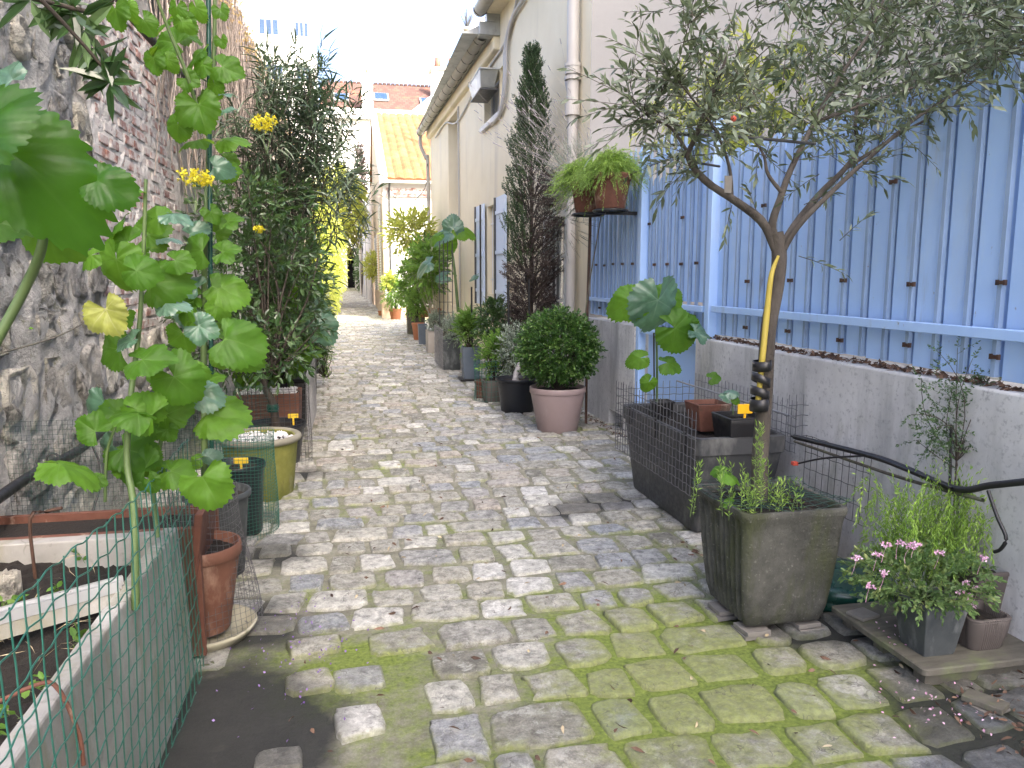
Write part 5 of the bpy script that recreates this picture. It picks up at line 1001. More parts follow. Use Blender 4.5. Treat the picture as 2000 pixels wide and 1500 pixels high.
# --- cypress column with dry half
gl, gs = Geo(), Geo(); n = 2500; z = RG.uniform(.75, 4.1, n); R0 = np.interp(z, [.7, 1.0, 2, 2.7, 3.2, 3.7, 4.15], [.12, .20, .27, .25, .19, .09, .01])*(1+.22*np.sin(z*13)+.1*np.sin(z*31)); a = RG.random(n)*6.283; q = np.sqrt(RG.random(n))*.75+.25
P = np.stack([2.16+R0*q*np.cos(a), 9.35+R0*q*np.sin(a), z], 1); d = np.stack([np.cos(a)*.5, np.sin(a)*.5, np.full(n, 1.2)], 1)+RG.normal(size=(n, 3))*.2
dry = (P[:, 0] > 2.08+RG.normal(size=n)*.05) & (P[:, 2] < 2.75) | ((P[:, 2] < 1.6))
twigs(gl, gs, P[~dry], d[~dry], .15, 14, .036, .013, 'small', .7, .0, .0015); gd = Geo(); twigs(gd, gs, P[dry], d[dry]*[1.6, 1.6, .6], .16, 15, .036, .012, 'small', .9, .1, .002)
gs.tubes(spline([(2.14, 9.35, .3), (2.16, 9.35, 1.5), (2.15, 9.35, 3.0), (2.14, 9.35, 4.0)], 16)[None], np.linspace(.035, .006, 16)[None], 8)
tips = np.stack([2.16+RG.normal(size=60)*.22, 9.35+RG.normal(size=60)*.2, RG.uniform(1.0, 2.9, 60)], 1); rt = tips.copy(); rt[:, 0] = 2.15; rt[:, 1] = 9.35; rt[:, 2] -= .4; stems_to(gs, rt, tips, .009)
t = plant('cypress', 'tall narrow cypress, green on top and dry brown below, against the cream house', 'tree', gl, gs, 'cypress', 'stemdark', (2.14, 9.35, .3)); gd.build('dry_foliage', M['deadtwig'], t, kind='stuff')
pot('round_pot', 'dark pot of the tall cypress behind the boxwood', (2.15, 9.35), .2, .15, .36, 'black')
# --- lavender with long dry stalks + grey foliage, hanging
gl, gs = Geo(), Geo(); n = 260; P, d = ell(n, (2.22, 7.5, 2.45), (.26, .30, .30)); twigs(gl, gs, P, d+np.array([-.3, 0, .5]), .15, 16, .035, .005, 'small', .5, 0, .0015)
n = 80; o = np.stack([2.22+RG.normal(size=n)*.2, 7.45+RG.normal(size=n)*.2, 2.5+RG.normal(size=n)*.12], 1); e = o+np.stack([-.45+RG.normal(size=n)*.18-.1*RG.random(n), RG.normal(size=n)*.15, .5+RG.normal(size=n)*.16], 1); gst = Geo(); stems_to(gst, o, e, .0014, 5, .02, 3); gst.tubes(np.stack([e, e+unit(e-o)*.05], 1), .004, 4)
t = plant('lavender', 'grey woody lavender with long dry stalks beside the hanging fern', 'plant', gl, gs, 'sage', 'lavstem', (2.2, 7.5, 2.2)); gst.build('dry_stalks', M['lavstem'], t, kind='stuff')
gl, gs = Geo(), Geo(); n = 170; P, d = ell(n, (2.08, 7.6, 2.15), (.24, .3, .42)); twigs(gl, gs, P, d+np.array([0, 0, .2]), .14, 8, .02, .004, 'small', .7, 0, .002); plant('twiggy_bush', 'grey-green twiggy bush below the lavender', 'plant', gl, gs, 'sage', 'stemdark', (2.1, 7.6, 2))
# --- asparagus fern
for i_, (c, lab) in enumerate((((2.27, 6.70, 2.42), 'feathery light green asparagus fern in the near hanging pot'), ((2.17, 7.15, 2.40), 'feathery fern trailing from the farther hanging pot'))):
    gl, gs = Geo(), Geo(); n = 420; d = rdirs(n, .55); d[:, 2] = np.abs(d[:, 2])*1.0; o = np.array(c)+d*[.08, .08, .06]*RG.random((n, 1))*1.5
    for q in range(2):
        L = RG.uniform(.16, .34, n); twigs(gl, gs, o, d+RG.normal(size=d.shape)*.35, L, 30, .030, .0055, 'needle', 1.0, .55, .0009, jit=.5)
    plant('asparagus_fern', lab, 'fern', gl, gs, 'fern', 'stemgreen', c)
# --- oleander
gl, gs = Geo(), Geo(); root = np.array([-.95, 8.2, 0]); tips = []
for k in range(112):
    px_ = random.gauss(565, 62); px_ = min(max(px_, 440), 690); top = np.interp(px_, [430, 490, 560, 610, 650, 695], [240, 120, 75, 100, 180, 290]); pyy = top+random.random()**1.4*(400-top); tips.append(P3(atY(px_, pyy, 8+random.uniform(-.8, .8))))
tips = np.array(tips); stems_to(gs, root, tips, .007, 8, .12)
O = tips-np.array([0, 0, .35])+RG.normal(size=tips.shape)*[.05, .05, .08]; twigs(gl, gs, O, RG.normal(size=tips.shape)*.42+[.18, 0, 1], RG.uniform(.3, .62, len(tips)), 24, .19, .021, 'lance', 1.15, .05, .004, bend=.55, upn=1.0)
twigs(gl, gs, O-[0, 0, .4], RG.normal(size=tips.shape)*.3+[0, 0, 1], .45, 16, .18, .021, 'lance', 1.3, .0, .004, bend=.5, upn=1.0)
plant('oleander', 'tall dark oleander with long narrow leaves rising against the white sky', 'shrub', gl, gs, 'oleander', 'stemdark', (-.95, 8.2, 0))
# --- dark glossy shrub (citrus)
gl, gs = Geo(), Geo(); n = 620; cl = [(-.9, 6.6, 1.95, .38), (-.62, 6.5, 1.6, .36), (-1.0, 6.3, 1.4, .35), (-.6, 6.8, 2.05, .3), (-.48, 7.0, 1.5, .28), (-.7, 7.2, 1.2, .35), (-.45, 6.6, 1.15, .25), (-1.0, 6.2, 1.05, .35), (-.6, 6.1, .95, .25)]
for (x, y, z, r) in cl:
    m = int(n*r*r/1.1); P, d = ell(m, (x, y, z), (r, r, r), .2); twigs(gl, gs, P-d*.1, d+RG.normal(size=P.shape)*.4+[0, 0, .2], .2, 9, .07, .032, 'oval', .9, .1, .0025, bend=.25, rb=RG.random(m))
    stems_to(gs, (-.67, 6.32, .75), P[::14], .010, 7, .06)
gs.tubes(spline([(-.64, 6.32, .3), (-.66, 6.32, .5), (-.72, 6.34, .65), (-.74, 6.4, 1.0), (-.7, 6.5, 1.5)], 14)[None], np.linspace(.035, .02, 14)[None], 9)
t = plant('citrus_tree', 'dense dark glossy-leaved citrus tree in the black round pot on the left', 'tree', gl, gs, 'citrus', 'stemdark', (-.66, 6.32, .3))
g = Geo(); g.lathe((-.66, 6.32, .46), [(.045, -.03), (.05, 0), (.045, .03)], 16); g.build('green_tie', M['drum'], t, smooth=True)
# --- mallow leaves (large leaves are parts)
def big_leaf(name, lobes=5, wav=.05, cup=.12, deep=.16, seed=0, spread=5.6, aspect=1.0, serr=.03, fold=.25, curl=.5):
    rs = np.random.default_rng(seed); nr, na = 12, 109; th = np.linspace(-spread/2, spread/2, na); V = [(0, 0, 0)]; vein = [1]
    ax = np.linspace(-spread/2*.8, spread/2*.8, lobes)+rs.normal(size=lobes)*.06; am = 1+rs.normal(size=lobes)*.10; am[lobes//2] = 1.15
    lob = np.max(am[:, None]*(1-deep*2.2*np.minimum(1, np.abs(th[None]-ax[:, None])/(ax[1]-ax[0])*1.6)**1.5*.5), 0)
    tri = np.abs(((th*17/math.pi+seed*.3) % 1)-.5)*2; shp = lob*(1+serr*(tri-.5)*2+serr*.7*rs.normal(size=na)*.5)*(1-.12*(np.abs(th)/(spread/2))**4)
    el = (np.cos(th)*.5+.5)*(aspect-1)+1; R_ = shp*el*.52; ph = rs.random(8)*6.28
    for i in range(1, nr+1):
        u = i/nr; r = R_*u; dv = np.min(np.abs(th[:, None]-ax[None]), 1); vn = np.clip(1-dv*u*.5/.011, 0, 1)*(1-.75*u)
        sv = np.abs(((r*9+np.abs(th)*2.2) % 1)-.5)*2; vn = np.maximum(vn, np.clip((sv-.86)*4, 0, 1)*.35*(dv*u < .3))
        x, y = r*np.cos(th), r*np.sin(th)
        z = fold*np.abs(y)*.55-curl*np.maximum(x, 0)**2*.9-cup*(y**2)*1.6+wav*u**2.5*(np.sin(th*5+ph[0])+.6*np.sin(th*11+ph[1]))+.012*np.sin(x*34+ph[2])*np.sin(y*31+ph[3])*u+.018*(1-np.clip(dv*u*4, 0, 1))*-1+.05*np.sin(x*7+ph[4])*np.sin(y*6+ph[5])
        for k in range(na): V.append((x[k], y[k], z[k])); vein.append(vn[k])
    T = [(0, 1+k, 2+k) for k in range(na-1)]; Q = []
    for i in range(nr-1):
        for k in range(na-1): a = 1+i*na+k; Q.append((a, a+na, a+na+1, a+1))
    g = Geo(); g.add(V, Q, T, rnd=rs.random(), vein=np.array(vein)); return g.mesh(name, True)
ML = [big_leaf('leaf', 5, .035, .35, .2, s, 5.0+.25*s, 1.2, .04, .5-.2*s, .35+.25*s) for s in range(5)]
AL = [big_leaf('leaf', 3, .04, .35, .16, s+10, 4.2, 1.7, .05, .5, .3+.2*s) for s in range(4)]
for me in ML+AL: me.materials.append(M['mallow'])
def copy_with(me, mat): m = me.copy(); m.materials.clear(); m.materials.append(M[mat]); return m
MB_ = [copy_with(m, 'bluemallow') for m in ML+AL]; MY_ = [copy_with(m, 'agedleaf') for m in ML[:2]]
def put_leaf(parent, me, pos, size, ang, face=.2, tilt=0, roll=0, pet=None, petmat='stemgreen'):
    """ang: where the tip points across the view, face 0 = blade seen flat .. 1 = lying level"""
    tip = CR*math.cos(ang)+CU*math.sin(ang)+CF*tilt; tip.normalize(); nrm = (-CF*(1-face)+CU*face+CR*roll); side = nrm.cross(tip).normalized(); nrm = tip.cross(side).normalized()
    Mx = Matrix((tip, side, nrm)).transposed().to_4x4(); o = bpy.data.objects.new('leaf', me); COL.objects.link(o); o.parent = parent; o.matrix_parent_inverse = parent.matrix_basis.inverted()
    o.matrix_basis = Matrix.Translation(Vector(pos))@Mx@Matrix.Scale(size, 4)
    if pet is not None:
        p0, p1 = Vector(pet), Vector(pos); mid = (p0+p1)/2+Vector((0, 0, .15*(p1-p0).length)); return (p0, mid, p1)
def leafy(name, label, stems, lv, loc, cat='plant', sm='stemgreen', group=None):
    """stems: list of (points, r0, r1); lv: (px, py, Y, size px, angle deg, face, kind, stem origin px or None)"""
    t = thing(name, label, cat, tuple(loc), group)
    for pts, r0, r1 in stems: tube_obj('stem', pts, [r0, r1], M[sm], t, 26, 8)
    g = Geo()
    for q in lv:
        x, y, Y, s, ang, face, kind = q[:7]; pos = atY(x, y, Y); dist = (pos-Vector((0, 0, EYE))).length; size = s/F*dist
        me = {'m': ML, 'a': AL, 'b': MB_, 'y': MY_, 'd': globals().get('DK_'), 'e': (globals().get('DK_') or [])[5:]}[kind]; me = me[RG.integers(len(me))]
        # the given point is the blade centre: shift back to the petiole joint
        tip = (CR*math.cos(rad(ang))+CU*math.sin(rad(ang))).normalized(); pos = pos-tip*size*.15
        r = put_leaf(t, me, pos, size, rad(ang), face, q[9] if len(q) > 9 else 0, random.uniform(-.2, .2), atY(*q[8]) if len(q) > 8 and q[8] else None)
        if r: g.tubes(spline([r[0], r[1], r[2]], 8)[None], np.linspace(.0035, .002, 8)[None], 5)
    if g.n: g.build('leaf_stalks', M[sm], t, smooth=True, kind='stuff')
    return t
Y1_ = 2.45; Y2_ = 3.0; Y3_ = 3.7
# --- bright plants in the trough by the wall etc.
def bush(name, label, c, r, n, L, W, mat, shape='oval', cat='plant', tl=.15, k=9, up=.3, root=None, sm='stemdark', droop=.15, shell=.2, ang=.8):
    gl, gs = Geo(), Geo(); P, d = ell(n, c, r, shell); twigs(gl, gs, P-d*min(tl, min(r))*.6, d+RG.normal(size=P.shape)*.4+[0, 0, up], tl, k, L, W, shape, ang, droop, max(.0012, L*.02), bend=.2)
    rt = root or (c[0], c[1], c[2]-r[2]); stems_to(gs, rt, P[::max(1, n//25)], .006, 6, .04); return plant(name, label, cat, gl, gs, mat, sm, rt)
bush('potted_shrub', 'leafy shrub with broad leaves leaning over the lane from the left row', (-.58, 8.6, .95), (.25, .5, .45), 110, .10, .055, 'citrus', tl=.2, k=7)
bush('potted_plant', 'bright green broad-leaved plant inside the mesh left of the terracotta trough', (-.72, 7.7, .85), (.3, .35, .35), 120, .10, .06, 'fresh', tl=.18, k=6)
leafy('squash_plant', 'plant with big drooping bluish leaves reaching over the lane from the left row', [([(-.62, 7.9, .5), atY(600, 620, 7.9), atY(602, 560, 7.9)], .012, .008)], [(598, 560, 7.8, 60, -30, .4, 'm', (602, 600, 7.9)), (630, 640, 7.6, 62, -45, .35, 'b', (600, 620, 7.9)), (610, 600, 7.7, 50, -20, .5, 'b', (600, 610, 7.9)), (575, 700, 7.6, 55, -80, .3, 'm', (598, 660, 7.9)), (560, 590, 7.9, 50, 170, .4, 'm', (600, 620, 7.9)), (480, 745, 7.3, 50, -90, .2, 'm', None)], (-.62, 7.9, .4))
bush('potted_shrub', 'small silvery shrub by the dark square pot on the left', (-.50, 10.2, .75), (.25, .4, .35), 160, .04, .015, 'sage', tl=.15, k=10)
bush('potted_shrub', 'fine trailing plant beside the dark square pot', (-.42, 10.6, .45), (.14, .3, .3), 120, .025, .01, 'fresh', tl=.12, k=10)
bush('potted_shrub', 'dark shrub standing in the row under the oleander', (-.8, 10.5, 1.5), (.5, 1.0, .9), 330, .07, .03, 'citrus', tl=.25, k=9)
bush('potted_shrub', 'small-leaved shrub over the pale box planter on the left', (-.75, 14.5, .95), (.35, 1.2, .5), 240, .05, .02, 'sage', tl=.2, k=9)
bush('bamboo_clump', 'sunlit yellow-green foliage hanging far down on the left', (-1.0, 28, 2.3), (.68, 3.5, 1.8), 900, .16, .04, 'lime', 'lance', 'shrub', .45, 14, .1, droop=.5)
bush('bamboo_clump', 'sunlit yellow foliage mass close to the ground on the left', (-1.05, 25.0, 1.1), (.5, 3.0, .95), 550, .13, .035, 'lime', 'lance', 'shrub', .5, 13, .1, droop=.4)
bush('yellow_tree', 'tall sunlit yellow-green tree leaning over the far lane', (-.6, 38, 4.9), (1.3, 3.2, 2.0), 1000, .2, .05, 'lime', 'lance', 'tree', .7, 14, 0, root=(-1.6, 38, 0), droop=.6)
bush('bamboo_clump', 'yellow shrub low beside the dark passage', (-2.1, 50, 2.2), (.8, 6, 2.0), 400, .22, .06, 'lime', 'lance', 'shrub', .7, 12, .1, droop=.4)
bush('wall_ivy', 'dark ivy column on the corner of the far white wall', (.75, 62, 8.6), (.5, .7, 3.2), 340, .2, .12, 'deadtwig', 'oval', 'creeper', .5, 8, 0, root=(.6, 58, 0))
bush('wall_shrub', 'brownish-green shrub hanging beside the dark passage', (.75, 74, 2.4), (.35, 4, 2.2), 420, .2, .1, 'citrus', 'oval', 'shrub', .6, 9, 0)
bush('potted_shrub', 'round olive-green shrub in a wall pot on the peach house', (.82, 34, 2.0), (.38, 1.1, .62), 260, .09, .04, 'lime', 'oval', 'shrub', .3, 9, .2)
# right-hand row plants
bush('potted_plant', 'yellow-green bush in the bright orange corner pot', (1.42, 27.2, 1.0), (.45, .5, .62), 260, .09, .03, 'fresh', tl=.3, k=10)
bush('potted_plant', 'yellow flowering tip of the corner pot bush', (1.2, 27.0, 1.35), (.2, .3, .35), 110, .09, .03, 'lime', tl=.2, k=9)
bush('potted_plant', 'wide green bush over the timber planter box', (1.6, 20.3, 1.35), (.5, .7, .65), 330, .11, .04, 'fresh', tl=.3, k=10)
bush('potted_plant', 'bluish-green bush leaning from the terracotta trough', (1.75, 19.0, 1.75), (.42, .8, .7), 330, .09, .03, 'citrus', tl=.3, k=10)
bush('potted_plant', 'bright green plant low on the timber box front', (1.5, 18.9, .85), (.28, .4, .35), 200, .07, .03, 'fresh', tl=.2, k=9)
bush('potted_plant', 'creamy white flowering plant in the taupe box', (1.62, 15.3, .62), (.2, .4, .2), 160, .05, .02, 'sage', tl=.15, k=9)
bush('potted_plant', 'dry twiggy plant in the pink-brown pot', (1.58, 13.7, .5), (.12, .15, .2), 60, .03, .012, 'deadtwig', tl=.15, k=6)
bush('potted_plant', 'grey-green bush in the dark ribbed planter', (1.6, 12.5, .62), (.2, .55, .25), 200, .05, .018, 'sage', tl=.18, k=9)
bush('potted_plant', 'upright bright green grassy plant in the blue-grey pot', (1.60, 10.95, .72), (.15, .15, .27), 190, .075, .016, 'fresh', 'lance', tl=.22, k=11, up=1.3, ang=.5)
bush('potted_plant', 'tall leafy plant with reddish tips between the pots', (1.85, 10.2, .85), (.26, .3, .36), 190, .06, .03, 'citrus', tl=.2, k=8, up=.6)
bush('potted_plant', 'mixed green plants growing through the green wire cage', (1.66, 9.1, .55), (.20, .2, .3), 190, .05, .022, 'fresh', tl=.18, k=9, up=.6)
bush('potted_plant', 'silver-variegated shrub between the boxwood and the wire cage', (1.82, 8.75, .62), (.2, .25, .36), 240, .04, .016, 'sage', tl=.16, k=9, up=.5)
bush('potted_plant', 'dark fir-like plant behind the green wire cage', (1.95, 9.6, .8), (.18, .2, .35), 190, .03, .01, 'cypress', 'small', tl=.2, k=12, up=.3)
M['darkmallow'] = leafmat('close_dark_green_leaf', [(.018, .065, .006), (.03, .095, .009), (.045, .12, .012)], .42, .42, (.24, .55, .02), vein=(.05, .12, .02), spec=.35)
DK_ = [copy_with(m, 'darkmallow') for m in ML+AL]
def more(stems, n, smin, smax, Y, seed, away=38):
    rs = random.Random(seed); out = []
    for _ in range(n):
        (x0, y0), (x1, y1) = rs.choice(stems); t = rs.random(); x, y = x0+(x1-x0)*t, y0+(y1-y0)*t; sd = rs.choice((-1, 1)); dx = sd*rs.uniform(.35, 1.3)*away; dy = rs.uniform(-25, 30)
        out.append((x+dx, y+dy, Y+rs.uniform(-.15, .25), rs.uniform(smin, smax), (0 if sd > 0 else 180)+rs.uniform(-70, 40)*sd, rs.uniform(.1, .8), rs.choice('mmmmab'), (x, y, Y)))
    return out
leafy('tree_mallow', 'tall leafy mallow growing out of the left concrete planter', [
    ([atY(265, 1190, 2.3), atY(262, 1000, 2.35), atY(248, 900, 2.4), atY(255, 780, 2.4), atY(272, 640, 2.45), atY(280, 500, 2.45), atY(285, 350, 2.45)], .012, .005),
    ([atY(308, 1050, 2.75), atY(300, 950, 2.8), atY(318, 830, 2.8), atY(310, 720, 2.8)], .010, .005),
    ([atY(205, 980, 2.5), atY(210, 880, 2.5), atY(240, 800, 2.5)], .005, .004)],
  [(225, 520, 2.4, 79, -100, .15, 'm', (278, 560, 2.45)), (275, 530, 2.35, 54, -10, .2, 'm', (280, 560, 2.45)), (210, 615, 2.35, 70, -70, .05, 'y', (70, 560, 2.3)), (290, 700, 2.35, 79, 10, .55, 'm', (268, 690, 2.45)),
   (350, 745, 2.4, 79, -45, .3, 'm', (310, 720, 2.8)), (250, 665, 2.4, 48, 200, .6, 'b', (270, 660, 2.45)), (330, 590, 2.5, 48, 20, .6, 'b', (275, 600, 2.45)), (395, 640, 2.55, 54, -30, .3, 'b', (275, 640, 2.45)),
   (450, 665, 2.5, 73, -15, .4, 'a', (300, 700, 2.6)), (380, 720, 2.5, 43, -10, .4, 'm', (310, 720, 2.8)), (350, 510, 2.5, 45, -10, .25, 'm', (280, 560, 2.45)), (440, 490, 2.7, 48, 10, .4, 'm', (400, 560, 3.6)),
   (300, 420, 2.5, 54, 150, .3, 'm', (285, 420, 2.45)), (345, 420, 2.5, 48, -5, .7, 'b', (285, 430, 2.45)), (305, 810, 2.6, 67, 200, .6, 'm', (318, 830, 2.8)), (420, 810, 2.6, 73, -5, .5, 'a', (318, 830, 2.8)),
   (395, 770, 2.6, 48, -20, .5, 'b', (318, 800, 2.8)), (400, 940, 2.3, 67, -65, .25, 'a', (310, 960, 2.6)), (130, 905, 2.3, 79, 0, .85, 'm', (205, 940, 2.5)), (190, 940, 2.4, 30, -20, .5, 'm', (205, 950, 2.5)),
   (440, 565, 2.7, 54, -25, .5, 'a', (400, 600, 3.6)), (470, 690, 2.7, 48, -20, .3, 'a', (390, 700, 3)), (360, 660, 2.6, 54, -80, .4, 'm', (275, 640, 2.45)), (240, 470, 2.45, 54, 170, .4, 'm', (280, 500, 2.45)),
   (170, 500, 2.3, 43, 190, .4, 'm', (280, 520, 2.45)), (60, 640, 2.2, 5, 0, .5, 'm', None)]+more([((262, 1000), (255, 780)), ((255, 780), (280, 500)), ((280, 500), (285, 350)), ((300, 950), (310, 720)), ((210, 900), (240, 800))], 30, 30, 66, 2.5, 3), (-.8, 2.4, .5))
leafy('big_leaved_plant', 'very large close green leaves of a plant in the left corner', [([atY(-20, 690, 1.25), atY(50, 560, 1.25), atY(82, 480, 1.2), atY(85, 400, 1.2)], .008, .006)],
  [(40, 310, 1.12, 148, -30, .4, 'e', (-10, 420, 1.1)), (-40, 250, 1.05, 100, 62, .35, 'e', (-10, 400, 1.1)), (0, 430, 1.2, 100, -5, .55, 'm', (60, 520, 1.25)), (95, 455, 1.25, 95, -55, .15, 'm', (70, 520, 1.25)), (200, 358, 1.14, 62, -25, .35, 'e', None), (20, 150, 1.3, 36, 120, .3, 'b', None)], (-.8, 1.2, .9))
CY = 3.9
leafy('hollyhock', 'tall hollyhock tied to the green cane with round leaves up its stem', [
    ([atY(400, 960, CY), atY(398, 700, CY), atY(400, 500, CY), atY(410, 250, CY), atY(418, 100, CY), atY(420, -20, CY)], .017, .008), ([atY(398, 260, CY-.2), atY(370, 160, CY-.3), atY(330, 60, CY-.35), atY(300, -20, CY-.4)], .009, .006)],
  [(390, 215, CY-.35, 70, -80, .3, 'm', (398, 200, CY)), (345, 250, CY-.3, 41, -110, .3, 'm', (390, 220, CY)), (300, 120, CY-.3, 37, -90, .15, 'm', (345, 110, CY-.3)), (285, 45, CY-.3, 35, -60, .15, 'm', None), (358, 45, CY-.3, 29, -40, .15, 'm', (345, 80, CY-.3)), (432, 22, CY-.1, 27, -70, .15, 'm', (418, 60, CY)),
   (432, 80, CY-.1, 22, -80, .2, 'm', (415, 90, CY)), (330, 120, CY-.3, 29, -60, .2, 'm', (350, 130, CY-.3)), (368, 155, CY-.3, 35, -30, .2, 'm', (370, 160, CY-.3)), (395, 120, CY-.1, 26, 30, .2, 'm', (412, 130, CY)), (420, 170, CY-.1, 29, -80, .2, 'm', (412, 160, CY)), (445, 185, CY-.1, 29, 0, .8, 'b', (412, 180, CY)),
   (385, 20, CY-.1, 29, -70, .2, 'm', (415, 40, CY)), (225, 25, CY-.4, 46, -90, .2, 'm', None), (375, 455, CY-.1, 35, 30, .3, 'b', (400, 480, CY)), (450, 430, CY-.1, 41, 10, .5, 'm', (405, 470, CY)), (380, 560, CY-.1, 35, 160, .4, 'b', (398, 600, CY)), (250, 20, CY-.4, 29, -90, .2, 'm', None), (420, 560, CY-.1, 41, -15, .3, 'a', (400, 560, CY)), (345, 20, CY-.3, 31, -100, .2, 'm', None)]+more([((398, 900), (398, 600)), ((398, 600), (405, 350)), ((405, 350), (418, 60)), ((370, 160), (330, 40))], 40, 22, 52, CY-.1, 5, 34), (-.65, CY, .4))
tube_obj('garden_cane', [atY(407, -30, CY-.02), atY(410, 400, CY-.02), atY(414, 915, CY-.02), atY(414, 960, CY-.02)], .011, M['drum'], None, 12, 8); tag(bpy.data.objects['garden_cane'], 'tall green plastic-coated cane beside the hollyhock', 'cane')
leafy('large_leaved_seedling', 'big-leaved plant in the small black pot of the grey trough', [([atY(1283, 800, 4.85), atY(1283, 700, 4.85), atY(1280, 620, 4.85)], .009, .007), ], 
  [(1285, 600, 4.7, 92, -90, .55, 'b', (1281, 640, 4.85)), (1225, 590, 4.75, 72, 200, .25, 'm', (1281, 640, 4.85)), (1330, 645, 4.7, 76, -20, .2, 'm', (1283, 680, 4.85)), (1305, 580, 4.9, 56, 30, .3, 'm', (1281, 630, 4.85)), (1365, 648, 4.7, 48, -20, .6, 'b', None), (1245, 700, 4.75, 40, 190, .3, 'm', (1283, 730, 4.85)), (1310, 710, 4.75, 44, -5, .5, 'm', (1283, 740, 4.85)), (1265, 750, 4.75, 32, -120, .3, 'm', (1283, 780, 4.85)), (1345, 640, 4.75, 48, -60, .3, 'm', None)], (2.05, 4.85, .6))
tube_obj('black_stake', [atY(1277, 650, 4.8), atY(1278, 800, 4.8)], .006, M['black'], None, 6); tag(bpy.data.objects['black_stake'], 'black stake beside the big-leaved plant in the trough', 'stake')
leafy('seedling', 'small pale seedling in the square charcoal pot', [([atY(1432, 810, 4.0), atY(1430, 765, 4.0)], .004, .003)], [(1430, 765, 3.98, 26, 20, .6, 'b', None), (1418, 775, 3.98, 22, 150, .5, 'b', (1431, 790, 4)), (1440, 780, 3.98, 20, -20, .4, 'm', (1431, 795, 4)), (1395, 738, 4.3, 26, 10, .4, 'm', (1400, 780, 4.3))], (2.17, 4, .7))
leafy('round_leaved_shrub', 'spreading plant with large rounded bluish leaves among the far right pots', [([atY(895, 610, 14.3), atY(888, 530, 14.3), atY(880, 470, 14.3)], .03, .02)],
  [(870, 455, 14.2, 42, 190, .6, 'b', None), (905, 448, 14.2, 40, 0, .5, 'm', None), (885, 440, 14.2, 40, 90, .6, 'b', None), (850, 462, 14.2, 30, 200, .5, 'm', None), (880, 480, 14.2, 30, -90, .3, 'm', None), (835, 515, 14.5, 34, 200, .6, 'b', None), (865, 540, 14.5, 30, 190, .5, 'b', None), (925, 540, 13.8, 20, 200, .7, 'b', None)], (1.8, 14.3, .5))
bush('papaya_like_tree', 'small tree with lobed leaves on a pale forked trunk among the right-hand pots', (1.55, 16.4, 1.75), (.42, .6, .55), 200, .13, .06, 'fresh', tl=.3, k=7, root=(1.72, 16.4, .4), sm='stempale', cat='tree')
bush('papaya_like_tree', 'yellowish leafy tree top in front of the white house wall', (1.45, 19.5, 2.6), (.62, .7, .55), 210, .15, .06, 'lime', tl=.4, k=7, root=(1.75, 19.5, .6), sm='stempale', cat='tree')
bpy.data.objects['papaya_like_tree'].name = 'lobed_leaf_tree'; bpy.data.objects['papaya_like_tree.001'].name = 'yellow_leaf_tree'
# cane trellis
t = thing('cane_trellis', 'tall thin metal trellis standing among the right-hand pots', 'trellis', (1.6, 13.2, 0))
for px_ in (858, 866, 874, 883): g = Geo(); a, b = atY(px_, 470, 13.2), atY(px_+1, 640, 13.2); g.tubes(np.array([P3(a), P3(b)])[None], .008, 5); g.build('upright', M['steel'], t)
for py_ in (490, 510, 530, 550, 570, 590, 610): g = Geo(); g.tubes(np.array([P3(atY(857, py_, 13.2)), P3(atY(884, py_, 13.2))])[None], .005, 4); g.build('crossbar', M['steel'], t)
for k, (x, y0, y1, Y, lab) in enumerate(((938, 400, 660, 11.3, 'long dark stake before the shutter'), (993, 550, 700, 9.0, 'dark stake left of the cypress'), (1033, 545, 640, 9.0, 'dark stake before the cypress trunk'), (921, 560, 680, 10.9, 'short thin stake in the grassy plant'))):
    tube_obj('plant_stake', [atY(x, y0, Y), atY(x+1, y1, Y)], .013, M['black'], None, 5); tag(bpy.data.objects['plant_stake' if k == 0 else 'plant_stake.%03d' % k], lab, 'stake')
# white rose-like climbing plant with yellow flowers: mustard blossoms
for k, (x, y, Y, s, lab) in enumerate(((378, 345, 2.6, .05, 'cluster of yellow flowers left of the green cane'), (400, 352, 2.6, .03, 'smaller cluster of yellow flowers touching the green cane'), (518, 240, 5.5, .09, 'cluster of yellow flowers in front of the oleander'), (505, 448, 5.5, .03, 'single small yellow flower in the dark shrub'))):
    c = P3(atY(x, y, Y)); g = Geo(); n = 70 if s > .04 else 26; P, d = ell(n, c, (s, s, s*.55), .1); ls = .010 if Y < 4 else .02
    for q in range(4): leaves(g, P, rdirs(n, .2), ls, ls*.8, 'small')
    t = thing('yellow_flower', lab, 'flower', tuple(c)); g.build('petals', M['floweryellow'], t, kind='stuff'); g = Geo(); stems_to(g, c-np.array([0, 0, s*2.2]), P[::14], .0012 if Y < 4 else .002, 5, .01, 3); g.build('stems', M['stemgreen'], t, kind='stuff')
